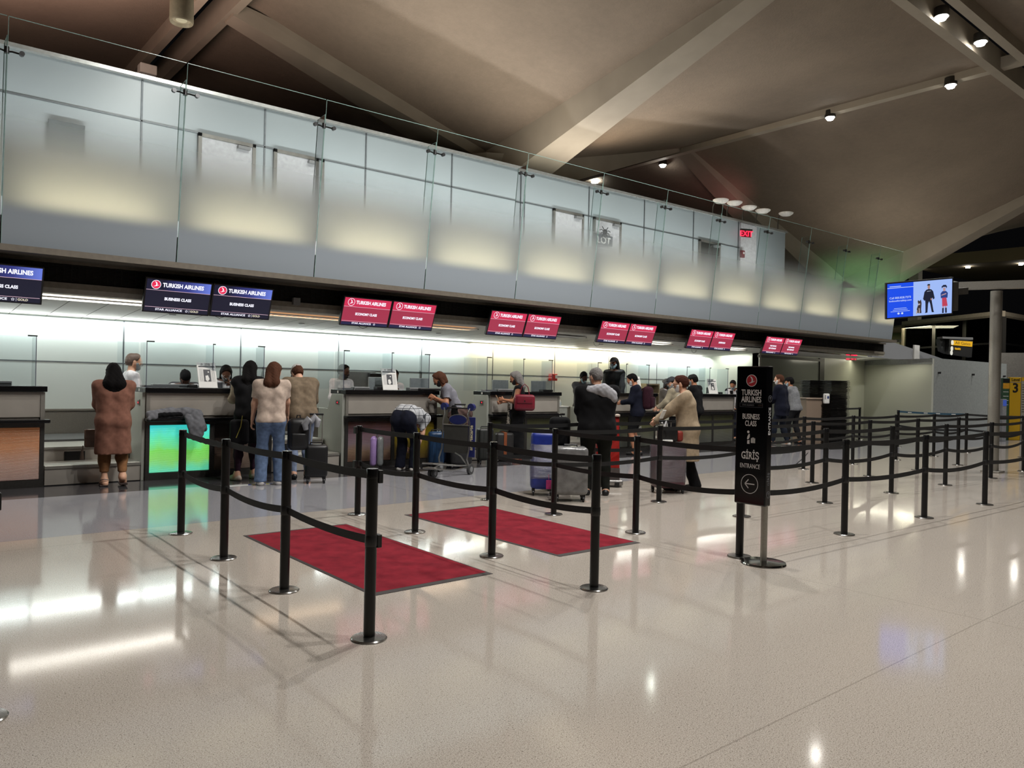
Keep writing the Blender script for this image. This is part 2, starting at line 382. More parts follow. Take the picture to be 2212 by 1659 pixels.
# --- mezzanine wall with panel joints, bright top rail, doors
mzm = mat('mezzanine_glass_wall', '#a9b2b5', .25, 0, noise=.5, var=.04)
def mz(x): return 6.43 + .0115 * (x - 3.4)
def m5(x): return 5.715 + .006 * (x - 3.4)
mb = MB(); mb._add([(-6, 13.75, 3.4), (23.1, 13.75, 3.4), (23.1, 13.75, mz(23.1)), (-6, 13.75, mz(-6)), (-6, 13.95, 3.4), (23.1, 13.95, 3.4), (23.1, 13.95, mz(23.1)), (-6, 13.95, mz(-6))], [(0, 1, 2, 3), (4, 7, 6, 5), (0, 4, 5, 1), (1, 5, 6, 2), (2, 6, 7, 3), (3, 7, 4, 0)])
mw = struct(mb.build('wall_mezzanine', mzm))
mb = MB(); mb._add([(-6, 13.66, mz(-6) - .03), (23.1, 13.66, mz(23.1) - .03), (23.1, 13.66, mz(23.1) + .03), (-6, 13.66, mz(-6) + .03), (-6, 14.0, mz(-6) - .03), (23.1, 14, mz(23.1) - .03), (23.1, 14, mz(23.1) + .03), (-6, 14, mz(-6) + .03)], [(0, 1, 2, 3), (4, 7, 6, 5), (0, 4, 5, 1), (1, 5, 6, 2), (2, 6, 7, 3), (3, 7, 4, 0)])
mb.build('top_rail', mat('pale_rail', '#c8c8c4', .25, .6), mw)
mb = MB()
JX = [-1, 1.3, 3.39, 5.478, 7.553, 9.655, 11.754, 13.9, 16.03, 18.19, 20.43]
for x in JX: mb.box(x - .014, x + .014, 13.735, 13.75, 3.5, mz(x) - .03)
for a, b in zip([-6] + JX, JX + [21.0]): mb._add([(a, 13.735, m5(a) - .012), (b, 13.735, m5(b) - .012), (b, 13.735, m5(b) + .012), (a, 13.735, m5(a) + .012), (a, 13.75, m5(a) - .012), (b, 13.75, m5(b) - .012), (b, 13.75, m5(b) + .012), (a, 13.75, m5(a) + .012)], [(0, 1, 2, 3), (0, 3, 7, 4), (1, 5, 6, 2), (2, 6, 7, 3), (0, 4, 5, 1)])
mb.build('panel_joints', JNT, mw)
mb = MB(); mb.box(20.5, 21.35, 13.70, 13.75, 3.5, mz(21) - .04); mb.build('white_pier', mat('white_pier_paint', '#cfd0d2', .5), mw)
dm = {'pale': mat('door_pale', '#b9babd', .35), 'dark': mat('door_glass_dark', '#20231f', .1)}
for i, (x0, x1, kind) in enumerate([(4.35, 5.24, 'pale'), (5.70, 6.58, 'pale'), (12.71, 13.63, 'pale'), (14.11, 15.02, 'pale'), (18.5, 19.4, 'dark')]):
    d = MB().box(x0, x1, 13.71, 13.745, 3.5, m5(x0) - .06).build('door_%d' % (i + 1), dm[kind]); struct(d)
    mb = MB(); mb.box(x0 - .06, x0, 13.69, 13.75, 3.5, m5(x0)); mb.box(x1, x1 + .06, 13.69, 13.75, 3.5, m5(x0)); mb.box(x0 - .06, x1 + .06, 13.69, 13.75, m5(x0) - .06, m5(x0)); mb.build('door_frame', mat('door_frame_grey', '#77756f', .4, .4), d)
    mb = MB(); mb.box(x1 - .28, x1 - .06, 13.62, 13.71, m5(x0) - .14, m5(x0) - .09); mb.build('door_closer', GREYP, d)
t = thing('framed_notice', 'square grey notice board seen blurred through the frosted glass at far left', 'notice', (0, -.02, 0))
MB().box(2.05, 2.55, 13.69, 13.735, 4.95, 5.42).build('board', mat('notice_grey', '#5f686b', .5), t)

# --- leaning glass front of the mezzanine: frosted below, clear above
def zb(x): return 3.10 + rise(x, .0035)
def zt(x): return 5.83 + rise(x, .0095)
YB, YT = 11.45, 11.13
def gy(x, z): return YB + (YT - YB) * (z - zb(x)) / (zt(x) - zb(x))
def frost():
    t = NT('graded_frosted_glass'); P, X = t.pos()
    mr = t.node('ShaderNodeMapRange', interpolation_type='SMOOTHSTEP'); mr.inputs[1].default_value = 5.05; mr.inputs[2].default_value = 4.15; mr.inputs[3].default_value = 0; mr.inputs[4].default_value = 1
    zz = t.math('SUBTRACT', X[2], t.math('MULTIPLY', X[0], .004)); t.l.new(zz, mr.inputs[0])
    tr = t.node('ShaderNodeBsdfTransparent'); tr.inputs[0].default_value = (.90, .95, .94, 1)
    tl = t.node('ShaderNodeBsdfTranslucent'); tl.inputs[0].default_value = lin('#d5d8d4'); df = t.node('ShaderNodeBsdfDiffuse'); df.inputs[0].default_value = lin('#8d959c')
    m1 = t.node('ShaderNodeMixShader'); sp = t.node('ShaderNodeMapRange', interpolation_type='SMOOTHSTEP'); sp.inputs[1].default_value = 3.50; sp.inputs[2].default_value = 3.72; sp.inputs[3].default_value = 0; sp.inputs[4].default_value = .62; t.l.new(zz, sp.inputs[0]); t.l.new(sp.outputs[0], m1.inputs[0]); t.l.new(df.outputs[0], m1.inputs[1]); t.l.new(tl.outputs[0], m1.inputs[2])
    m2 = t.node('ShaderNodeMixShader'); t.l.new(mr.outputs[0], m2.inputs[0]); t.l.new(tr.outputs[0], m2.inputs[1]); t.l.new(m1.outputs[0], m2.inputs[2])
    gl = t.node('ShaderNodeBsdfGlossy'); gl.inputs['Roughness'].default_value = .04; fr = t.node('ShaderNodeFresnel'); fr.inputs[0].default_value = 1.45
    m3 = t.node('ShaderNodeMixShader'); t.l.new(fr.outputs[0], m3.inputs[0]); t.l.new(m2.outputs[0], m3.inputs[1]); t.l.new(gl.outputs[0], m3.inputs[2])
    t.l.new(m3.outputs[0], t.out.inputs[0]); return t.m
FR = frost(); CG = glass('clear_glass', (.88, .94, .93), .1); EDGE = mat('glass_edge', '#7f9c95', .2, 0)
ORD = ['first', 'second', 'third', 'fourth', 'fifth', 'sixth', 'seventh', 'eighth', 'ninth', 'tenth', 'eleventh', 'twelfth', 'thirteenth', 'fourteenth']
for n_, k in enumerate(range(-1, 12)):
    x0 = 1.224 + 2.092 * k; x1 = min(x0 + 2.092, 25.85); g = .008
    nm = ['leftmost', 'second from the left', 'third from the left', 'fourth from the left', 'fifth from the left', 'sixth from the left', 'seventh from the left', 'sixth from the right', 'fifth from the right', 'fourth from the right', 'third from the right', 'second from the right', 'rightmost'][n_]
    t = thing('balustrade_glass', 'leaning half-frosted glass sheet of the upper floor, %s' % nm, 'glass panel', (0, 0, 0), group='leaning glass front of the upper floor')
    V = [(x, gy(x, z), z) for x, z in ((x0 + g, zb(x0)), (x1 - g, zb(x1)), (x1 - g, zt(x1)), (x0 + g, zt(x0)))]
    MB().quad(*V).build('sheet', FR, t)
    mb = MB(); e = Vector((0, .012, 0))
    mb.tube([V[3], V[2]], .005, 4); mb.tube([V[0], V[3]], .004, 4)
    mb.build('polished_edge', EDGE, t)
    if k < 0: continue
    # glass fin and spider clamp at the left joint of the sheet
    zf0, zf1 = 3.5, zt(x0) - .22
    f = MB().quad((x0, gy(x0, zf0) + .02, zf0), (x0, gy(x0, zf1) + .02, zf1), (x0, gy(x0, zf1) + .26, zf1 - .02), (x0, gy(x0, zf0) + .30, zf0)).build('fin', CG, t)
    MB().tube([(x0, gy(x0, 3.7) + .01, 3.7), (x0, gy(x0, zf1) + .01, zf1), (x0, gy(x0, zf1) + .26, zf1 - .02), (x0, gy(x0, zf1 - 1) + .27, zf1 - 1.2)], .006, 4).build('fin_edge', EDGE, f)
    zc = zt(x0) - .40; yc = gy(x0, zc)
    mb = MB(); mb.cyl((x0, yc + .02, zc - .03), (x0, yc + .02, zc + .05), .028)
    for s in (-1, 1):
        mb.tube([(x0, yc + .05, zc), (x0 + s * .06, yc + .045, zc + .012), (x0 + s * .15, yc + .01, zc - .005)], .011, 6); mb.cyl((x0 + s * .155, yc + .02, zc - .005), (x0 + s * .155, yc - .03, zc - .005), .03, .03, 12)
    mb.build('spider_clamp', mat('clamp_steel', '#4b4c4d', .3, .8), t, smooth=True)

# --- concrete umbrella roof
def conc(name, col):
    t = NT(name); P, X = t.pos(); c = lin(col)
    a = t.noise(P, .35, 4, .6); f = t.noise(P, 6, 4, .7)
    m = t.math('ADD', t.math('MULTIPLY', a, .7), t.math('MULTIPLY', f, .3))
    cc = t.ramp(m, [(.3, tuple(v * .8 for v in c[:3]) + (1,)), (.7, tuple(min(1, v * 1.15) for v in c[:3]) + (1,))]); t.l.new(cc, t.b.inputs['Base Color']); t.b.inputs['Roughness'].default_value = .9
    t.bump(t.noise(P, 22, 3), .35, .03); return t.m
CONC = conc('sprayed_concrete', '#85786a'); CSM = mat('smooth_concrete', '#9a9183', .75, 0, noise=1.2, var=.08)
ZT = 10.52
def umbrella(name, xc, yc, x0, x1, y0, y1, z0, lab, ribs=('x-', 'x+', 'y-'), rw=.45, n=14, rz={}):
    me_v = []; fs = []
    xs = [x0 + (xc - x0) * i / n for i in range(n)] + [xc + (x1 - xc) * i / n for i in range(n + 1)]
    ys = [y0 + (yc - y0) * i / n for i in range(n)] + [yc + (y1 - yc) * i / n for i in range(n + 1)]
    def z(x, y):
        u = (xc - x) / (xc - x0) if x < xc else (x - xc) / (x1 - xc); v = (yc - y) / (yc - y0) if y < yc else (y - yc) / (y1 - yc)
        return z0 + (ZT - z0) * (u + v - u * v)
    for y in ys:
        for x in xs: me_v.append((x, y, z(x, y)))
    m = len(xs)
    for j in range(len(ys) - 1):
        for i in range(m - 1): fs.append((j * m + i, j * m + i + 1, (j + 1) * m + i + 1, (j + 1) * m + i))
    mb = MB(); mb._add(me_v, fs); mb.v += [(a_, b_, c_ + .25) for a_, b_, c_ in me_v]; N_ = len(me_v); mb.f += [tuple(q + N_ for q in reversed(f_)) for f_ in fs]; mb.mi += [0] * len(fs); o = mb.build(name, CONC, smooth=True); struct(o, lab)
    # ribs: flat-bottomed beams, wide at the column, narrow at the edge
    mb = MB()
    for r in ribs:
        ex, ey = {'x-': (x0, yc), 'x+': (x1, yc), 'y-': (xc, y0), 'y+': (xc, y1)}[r]
        d = Vector((ex - xc, ey - yc, 0)).normalized(); s = Vector((-d.y, d.x, 0))
        A = Vector((xc, yc, z0 + rz.get(r, (-.9, -.12))[0])); B = Vector((ex, ey, ZT + rz.get(r, (-.9, -.12))[1])); wa, wb_ = rw * 1.5, rw * .6
        ta, tb = .95, .12
        P = [A - s * wa, A + s * wa, A + s * wa * 1.25 + Vector((0, 0, ta + .25)), A - s * wa * 1.25 + Vector((0, 0, ta + .25)), B - s * wb_, B + s * wb_, B + s * wb_ * 1.25 + Vector((0, 0, tb + .2)), B - s * wb_ * 1.25 + Vector((0, 0, tb + .2))]
        mb._add(P, [(0, 1, 2, 3), (4, 7, 6, 5), (0, 4, 5, 1), (1, 5, 6, 2), (2, 6, 7, 3), (3, 7, 4, 0)])
    mb.lathe([(1.1, 0), (.9, z0 - 3), (1.0, z0 - .9), (1.6, z0 + .2)], (xc, yc, 0), 16)
    mb.build('ribs', CSM, o)
    return o
umbrella('ceiling', 14.6, 18.6, 6.48, 23.42, 7.75, 29.5, 7.9, 'vaulted concrete roof bay over the counters', rz={'x-': (-.1, -.45)})
umbrella('ceiling', 35.5, 18.4, 23.58, 47.4, 7.75, 29.5, 6.0, 'vaulted concrete roof bay at the right with green light at its column', rw=.5)
umbrella('ceiling', -5.0, 18.6, -16, 5.72, 7.75, 29.5, 7.9, 'vaulted concrete roof bay at far left', ribs=('x-', 'y-'))
umbrella('ceiling', 14.6, -3.5, 6.48, 23.42, -14.5, 6.95, 7.9, 'vaulted concrete roof bay nearer the camera')
umbrella('ceiling', 35.5, -3.5, 23.58, 47.4, -14.5, 6.95, 7.9, 'vaulted concrete roof bay at near right')
umbrella('ceiling', -5.0, -3.5, -16, 5.72, -14.5, 6.95, 7.9, 'vaulted concrete roof bay at near left')
SEAM = mat('seam_beam', '#a39a8b', .7, 0, noise=2, var=.06)
mb = MB(); mb.box(23.36, 23.64, -14, 29.5, ZT - .2, ZT + .1); struct(mb.build('trim_1', SEAM), 'long pale beam on the seam between the two roof bays')
mb = MB(); mb.box(5.62, 5.82, 7.3, 29.5, ZT - .4, ZT + .3); mb.box(6.38, 6.58, 7.3, 29.5, ZT - .4, ZT + .3); struct(mb.build('trim_2', SEAM), 'pair of pale rails edging the roof slot at left')
mb = MB(); mb.box(-16, 47, 7.62, 7.86, ZT - .3, ZT + .3); mb.box(-16, 47, 6.85, 7.07, ZT - .3, ZT + .3); struct(mb.build('trim_3', SEAM), 'pair of pale rails edging the roof slot at upper right')
DK = mat('slot_dark', '#3a3632', .9)
mb = MB(); mb.box(-16, 47, 6.9, 7.8, ZT + .9, ZT + 1.0); mb.box(5.7, 6.5, 7.7, 29.5, ZT + .9, ZT + 1.0); struct(mb.build('trim_4', DK), 'dark cover over the roof slots')
# slot lamp housings
bulb = glow('lamp_white', '#fffaf0', 60)
labs = ['bright round ceiling lamp in the roof slot at top right, left one of two', 'bright round ceiling lamp in the roof slot at top right, right one of two', 'bright ceiling lamp at the right end of the seam beam', 'bright ceiling lamp midway along the seam beam', 'bright ceiling lamp on the seam beam above the red-lit rib']
for i, (x, y, z) in enumerate(LAMPS):
    t = thing('ceiling_lamp', labs[i], 'lamp', (x, y, z))
    MB().lathe([(.16, .5), (.17, .02), (.15, .0), (.14, .02), (.13, .1), (.02, .12)] if 0 else [(.02, .25), (.16, .25), (.17, .03), (.15, .03), (.13, .12), (.02, .14)]).build('housing', DSTEEL, t, smooth=True)
    MB().lathe([(.0, .10), (.125, .09), (.13, .03), (.09, -.04), (0, -.06)]).build('bulb', bulb, t, smooth=True)
t = thing('ceiling_lamp', 'bright ceiling lamp just above the upper floor wall rail beside the roof column', 'lamp', (24.1, 23.5, 10.3)); MB().lathe([(.0, .1), (.15, .1), (.15, .0), (0, 0)]).build('bulb', bulb, t); MB().cyl((0, 0, .1), (0, 0, .4), .06).build('stem', DSTEEL, t)
t = thing('ceiling_lamp', 'large unlit cylindrical downlight hanging in the roof slot at upper left', 'lamp', at(392, 50, 14.5) + Vector((0, 0, 0)))
MB().lathe([(.02, 1.0), (.2, 1.0), (.215, .03), (.20, 0), (.185, .03), (.17, .06), (.01, .07)]).build('housing', mat('can_grey', '#77705f', .5, .2), t, smooth=True)
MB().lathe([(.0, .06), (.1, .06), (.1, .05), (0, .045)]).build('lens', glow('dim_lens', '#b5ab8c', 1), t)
t = thing('security_camera', 'small pale boxy speaker low in the roof slot at upper left', 'speaker', at(318, 152, 19.5)); MB().box(-.2, .2, -.15, .15, -.12, .12).build('body', WHITE, t, bevel=.02)
t.name = 'ceiling_speaker'
# ================================================================== CHECK-IN COUNTERS
def graphic(name, cols, emit=0.0, sat=1):
    """ribbed translucent art panel; cols top to bottom; backlit ones give off light"""
    t = NT(name); P, X = t.pos()
    g = t.node('ShaderNodeMapRange'); t.l.new(X[2], g.inputs[0]); g.inputs[1].default_value = .76; g.inputs[2].default_value = .12
    nz = t.noise(P, 3.5, 3); f = t.math('ADD', g.outputs[0], t.math('MULTIPLY', t.math('SUBTRACT', nz, .5), .45))
    cc = t.ramp(f, [(i / (len(cols) - 1), lin(c)) for i, c in enumerate(cols)])
    wv = t.node('ShaderNodeTexWave', bands_direction='Z'); wv.inputs['Scale'].default_value = 22; wv.inputs['Distortion'].default_value = 1.5; wv.inputs['Detail'].default_value = 2; t.l.new(P, wv.inputs[0])
    c2 = t.mix(t.math('MULTIPLY', wv.outputs[1], .28), cc, (.02, .02, .02, 1) if not emit else (.25, .5, .3, 1))
    t.l.new(c2, t.b.inputs['Base Color']); t.b.inputs['Roughness'].default_value = .3
    if emit: t.l.new(c2, t.b.inputs['Emission Color']); t.b.inputs['Emission Strength'].default_value = emit
    t.bump(wv.outputs[1], .4, .006); return t.m
G_OR = graphic('art_panel_orange', ['#a4501f', '#b0643c', '#a9776c', '#8d6464'], .18)
G_GR = graphic('art_panel_green', ['#1cd8dc', '#35cfa0', '#62c038', '#6fbc4a', '#48c09a'], .8)
G_BR = graphic('art_panel_brown', ['#2a211d', '#3a2e28', '#6e5a4c', '#6b5b50'])
G_PU = graphic('art_panel_violet_brown', ['#53301c', '#6a5058', '#75646a', '#7b6450', '#5a4133'])
G_YE = graphic('art_panel_yellow', ['#6d5b16', '#8a7a10', '#6b5a1c', '#4a3a20'])
G_OL = graphic('art_panel_olive', ['#454726', '#55573a', '#5c5d52', '#545650'])
FRONT = mat('counter_front', '#a7a198', .38, .4, noise=3, var=.06, bump=(150, .04, .001)); WING = mat('counter_wing', '#a3a69d', .42, .25, noise=3, var=.05)
TOPM = mat('counter_top_black', '#08080a', .22, 0); LEDM = glow('red_display', '#ff2038', 2.2)
CY = 11.84; CZ = 1.34
CNT = [(1.80, G_OR, G_OR, 'leftmost, with orange and pink panel'), (4.93, G_GR, G_BR, 'with the glowing green panel'), (8.09, G_PU, G_YE, 'behind the bending person in plaid'), (11.21, G_OL, G_OL, 'behind the red handbag'), (14.36, G_OL, G_OL, 'behind the red kiosk'), (17.57, G_OL, G_OL, 'behind the beige cardigan')]
def counter(xr, ga, gb, lab, wing=True, disp=True):
    W = 1.87; xl = xr - W
    t = thing('check_in_counter', 'steel check-in counter with black top, ' + lab, 'counter', (xl, CY, 0), group='check-in counters along the wall')
    MB().box(0, W, .02, .46, 0, 1.26).build('body', FRONT, t)
    mb = MB(); mb.box(.05, W - .05, -.004, .02, .93, 1.235); mb.build('upper_panel', FRONT, t)
    mb = MB(); mb.box(0, .05, -.015, .03, .9, 1.26); mb.box(W - .05, W, -.015, .03, .9, 1.26); mb.box(.05, W - .05, -.015, .03, 1.235, 1.26); mb.build('upper_frame', STEEL, t)
    MB().rbox(-.03, W + .02, -.06, .50, 1.265, CZ, .008).build('countertop', TOPM, t)
    MB().rbox(-.02, W + .05, -.14, .02, .855, .90, .01).build('ledge', TOPM, t)
    mb = MB(); mb.box(0, W, -.02, .03, .80, .85); mb.box(0, W, -.02, .03, 0, .10)
    for x in (0, .90, W - .05): mb.box(x, x + .05 + (.02 if x == .9 else 0), -.02, .03, .1, .8)
    mb.build('panel_frame', DSTEEL, t)
    # art panels: made in world-height coordinates so the picture runs top to bottom
    for i, (a, b, g) in enumerate(((.055, .895, ga), (.975, W - .055, gb))):
        MB().box(a, b, -.012, .02, .11, .79).build('art_panel', g, t, label=['left-hand art panel', 'right-hand art panel'][i] if ga is not gb else None)
    if wing:
        mb = MB(); pr = [(.02, 0), (.02, 1.265), (.42, 1.265), (.56, 1.0), (.92, 1.0), (.92, .36), (.92, 0)]
        mb.prism([(-.05, y, z) for y, z in pr], (.05, 0, 0)); w_ = mb.build('side_wing', WING, t, bevel=.004)
        if disp:
            MB().box(-.062, -.05, .13, .24, 1.075, 1.16).build('display_plate', STEEL, t)
            d = MB().box(-.066, -.062, .145, .225, 1.09, 1.145).build('weight_display', BLACK, t)
            mb = MB(); M = frame((-.0665, .17, 1.118), (0, -1, 0), (0, 0, 1), (-1, 0, 0)); flat2d(mb, [(-.018, -.006), (.0, -.006), (0, -.018), (.012, 0), (0, .018), (0, .006), (-.018, .006)], M); mb.build('red_arrow', LEDM, d)
        MB().box(-.053, -.05, .17, .21, 1.28, 1.32).build('number_tag', WHITE, t)
    return t
for i, c in enumerate(CNT): counter(*c, wing=(i > 0), disp=(i in (1, 2, 3)))

# --- clear safety screens on the counters
SH = glass('acrylic', (.86, .90, .92), .05, .03); SHE = mat('acrylic_edge', '#3e4152', .3); CLM = mat('clamp_dark', '#3a3a3c', .4, .5)
wh = ['leftmost', 'green-lit', 'bending person', 'red handbag', 'red kiosk', 'beige cardigan']
sl_ = ['clear acrylic safety screen on the leftmost counter', 'clear acrylic safety screen on the counter with the glowing green panel', 'clear acrylic safety screen on the counter behind the bending person', 'clear acrylic safety screen on the counter behind the woman with the red handbag', 'clear acrylic safety screen on the counter behind the red kiosk', 'clear acrylic safety screen on the counter behind the woman in the beige cardigan']
for i, c in enumerate(CNT):
    xl = c[0] - 1.87
    t = thing('safety_screen', sl_[i], 'screen', (xl, CY + .14, CZ), group='acrylic screens on the counters')
    h = .66; xs = [.03, .98, 1.78]
    mb = MB(); mb.quad((.03, 0, 0), (1.78, 0, 0), (1.78, 0, h), (.03, 0, h)); mb.build('front_pane', SH, t)
    for x in xs: MB().quad((x, 0, 0), (x, .34, 0), (x, .34, h), (x, 0, h)).build('side_pane', SH, t)
    MB().quad((.0, .32, 0.004), (.0, .32, h), (-.28, .36, h), (-.28, .36, .004)).build('end_pane', SH, t)
    for x in xs:
        MB().box(x - .004, x + .004, -.004, .006, 0, h).build('dark_edge', SHE, t)
        (MB().box(x - .005, x + (.1 if x < .5 else .03), -.02, .01, h, h + .018) if x != xs[2] else MB().box(x - .1, x + .01, -.02, .01, h, h + .018)).build('top_clamp', CLM, t)
    mb = MB(); mb.box(-.02, .5, .03, .12, -.0, .03); mb.build('foot_rail', GREYP, t)

# --- things lying on the counter tops
def poster(x, y, rz, lab):
    t = thing('poster_stand', lab, 'poster', (x, y, CZ), rz, group='framed notices on the counters')
    M = frame((0, 0, 0), (1, 0, 0), (0, .28, .96), (0, -.96, .28))
    mb = MB(); mb.box(-.145, .145, .0, .40, -.008, .008, M); mb.build('frame', WHITE, t, bevel=.004)
    F = frame((0, 0, 0), (1, 0, 0), (0, .28, .96), (0, -.96, .28)) @ Matrix.Translation((0, 0, .009))
    mb = MB(); flat2d(mb, [(-.125, .325), (.125, .325), (.125, .345), (-.125, .345)], F); flat2d(mb, [(-.055, .10), (.055, .10), (.055, .29), (-.055, .29)], F); ring2d(mb, (-.07, .372), .008, .014, F, n=12)
    mb.build('picture', mat('print_dark', '#3b3c40', .5), t)
    mb = MB(); flat2d(mb, [(-.03, .12), (0, .10), (.03, .14), (.01, .2), (-.03, .19)], F, .001); flat2d(mb, [(.01, .24), (.03, .24), (.03, .26), (.01, .26)], F, .001); mb.build('picture_highlight', WHITE, t)
    mb = MB()
    for k in range(4): flat2d(mb, [(-.115 + k * .014, .1), (-.112 + k * .014, .1), (-.112 + k * .014, .3), (-.115 + k * .014, .3)], F); flat2d(mb, [(.07 + k * .014, .1), (.073 + k * .014, .1), (.073 + k * .014, .3), (.07 + k * .014, .3)], F)
    mb.build('text_lines', GREYP, t)
    text_mesh('heading', 'TURKISH\nAIRLINES', .022, F @ Matrix.Translation((.015, .372, .001)), mat('print_dark', '#3b3c40'), t)
    MB().box(-.13, .13, 0, .12, 0, .012).build('foot', WHITE, t)
poster(3.95, CY + .06, .1, 'white framed notice standing on the counter with the glowing green panel')
poster(7.13, CY + .06, -.1, 'white framed notice on the counter behind the bending person')
poster(13.75, CY + .06, -.25, 'white framed notice on the counter behind the man in the black hoodie')
poster(16.75, CY + .06, -.25, 'white framed notice on the counter beside the man in the flat dark cap')
def printer(x, w, h, m, lab, cat='device', name='counter_printer', d=.14, y=.2):
    t = thing(name, lab, cat, (x, CY + y, CZ)); MB().rbox(-w / 2, w / 2, 0, d, 0, h, .008).build('casing', m, t)
    MB().box(-w / 2 + .01, w / 2 - .01, -.002, .002, h * .3, h * .5).build('slot', BLACK, t)
printer(.35, .30, .05, BPLAS, 'low black device on the leftmost counter'); printer(1.2, .5, .06, GREYP, 'grey low printer on the leftmost counter behind the acrylic')
printer(3.45, .5, .05, GREYP, 'grey low printer at the left of the green-lit counter'); printer(3.75, .12, .05, BPLAS, 'small black box left of the capped agent on the green-lit counter', y=.12)
printer(4.55, .15, .05, WHITE, 'small pale box in front of the agent with glasses', y=.1)
printer(6.6, .3, .05, GREYP, 'grey low printer at the left of the counter behind the bending person', y=.12); printer(6.95, .12, .06, BPLAS, 'small black box on the counter right of the agent in the white shirt', y=.1)
printer(7.75, .35, .05, GREYP, 'grey low printer right of the agent in the black headscarf', y=.12)
printer(9.9, .5, .05, GREYP, 'grey low printer on the counter left of the woman with the red handbag', y=.12); printer(11.0, .28, .05, BPLAS, 'low black printer on the counter right of the woman with the red handbag', y=.12)
printer(17.2, .3, .05, BPLAS, 'low black printer near the right end of the sixth counter')
def screen_back(x, lab, w=.42, h=.2, z=.03, m=WHITE, y=.42):
    t = thing('desk_screen', lab, 'monitor', (x, CY + y, CZ - .28)); MB().rbox(-w / 2, w / 2, 0, .03, .28 + z - .03, .28 + z + h, .012).build('panel', m, t); MB().box(-.03, .03, .01, .03, 0, .28 + z).build('stand', m, t)
PAL = mat('pale_screen_back', '#a9aeae', .4)
screen_back(.15, 'back of a pale desk screen on the leftmost counter', m=PAL); screen_back(7.1, 'pale desk screen back left of the framed notice behind the bending person', m=PAL); screen_back(7.98, 'pale desk screen back right of the agent in the black headscarf', m=PAL)
screen_back(9.95, 'pale desk screen back left of the woman with the red handbag', m=PAL); screen_back(11.0, 'pale desk screen back right of the woman with the red handbag', m=PAL); screen_back(17.1, 'pale desk screen back right of the framed notice on the sixth counter', m=PAL, w=.3, h=.14)
t = thing('tablet_case', 'black flat case lying on the counter under the leaning woman in the grey shirt', 'case', (8.0, CY + .05, CZ)); MB().rbox(-.25, .28, 0, .22, 0, .045, .02).build('cover', BPLAS, t)
# wall things seen over the counters
t = thing('wall_box', 'grey equipment box on a bracket behind the agent in the white shirt', 'device', (8.15, 14.84, 0)); MB().box(-.35, .35, -.02, .05, 1.28, 1.68).build('box', GREYP, t); MB().rbox(.15, .5, -.12, -.02, 1.42, 1.66, .01).build('screen', BPLAS, t)
t = thing('fire_alarm', 'red fire alarm box on the white wall', 'alarm', tuple(atY(1195, 815, 14.8))); MB().rbox(-.1, .1, -.06, .08, -.09, .09, .01).build('box', mat('alarm_red', '#c3261b', .4), t); MB().box(.02, .09, -.066, -.06, -.03, .06).build('lens', WHITE, t)

# --- conveyors between the counters
BELT = mat('conveyor_belt', '#3b3b3a', .6, .2, noise=40, var=.1)
cl = ['in front of the woman in the brown cardigan', 'right of the group at the green-lit counter', 'behind the luggage trolley', 'left of the man in the black hoodie', 'behind the red kiosk']
for i, c in enumerate(CNT[:5]):
    x0 = c[0] + .02; x1 = x0 + 1.22
    t = thing('baggage_conveyor', 'low steel baggage conveyor, ' + cl[i], 'conveyor', (x0, 11.88, 0), group='baggage conveyors')
    w_ = x1 - x0 - .03
    MB().box(0, w_, 0, 1.0, .0, .22).build('front_housing', FRONT, t)
    mb = MB(); mb.box(0, w_, -.012, .02, .225, .265); mb.build('front_lip', STEEL, t)
    mb = MB(); mb.box(0, w_ * .66, .02, .60, .23, .27); mb.box(w_ * .67, w_, .02, .60, .23, .27); mb.build('weighing_plate', STEEL, t, bevel=.004)
    mb = MB(); mb.box(0, w_, .62, 1.6, .0, .44); mb.build('rear_housing', FRONT, t); mb = MB(); mb.box(0, w_, .60, 1.6, .44, .47); mb.build('rear_trim', STEEL, t)
    MB().box(w_ * .28, w_ * .5, .610, .62, .27, .40).build('dark_screen', BLACK, t)
    MB().box(0, w_, 1.6, 2.9, .40, .50).build('belt', BELT, t)
    MB().box(-.01, w_ + .01, -.006, 0, 0, .012).build('toe_gap', BLACK, t)

# ================================================================== HANGING MONITORS
MW = .925; MH = .507; TL = R(20.5)
LTX = glow('screen_white', '#f2f2ff', 1.15); S_NAVY = glow('screen_navy', '#12142c', .9); S_RED = glow('screen_red', '#a8304c', .95); S_REDT = glow('screen_red_top', '#d02a52', 1.0); S_NV2 = glow('screen_dark_blue', '#1c1c46', .9); S_LINE = glow('screen_line', '#e9c3d4', 1); S_LOGO = glow('screen_logo_red', '#e0244e', 1.1)
def grad_top():
    t = NT('screen_blue_gradient'); P, X = t.pos(); mr = t.node('ShaderNodeMapRange'); t.l.new(X[0], mr.inputs[0]); mr.inputs[1].default_value = .25; mr.inputs[2].default_value = .92
    cc = t.ramp(mr.outputs[0], [(0, lin('#14152f')), (.5, lin('#343a80')), (1, lin('#6b7fe0'))]); t.l.new(cc, t.b.inputs['Emission Color']); t.b.inputs['Emission Strength'].default_value = 1; t.b.inputs['Base Color'].default_value = (0, 0, 0, 1); return t.m
S_GR = grad_top()
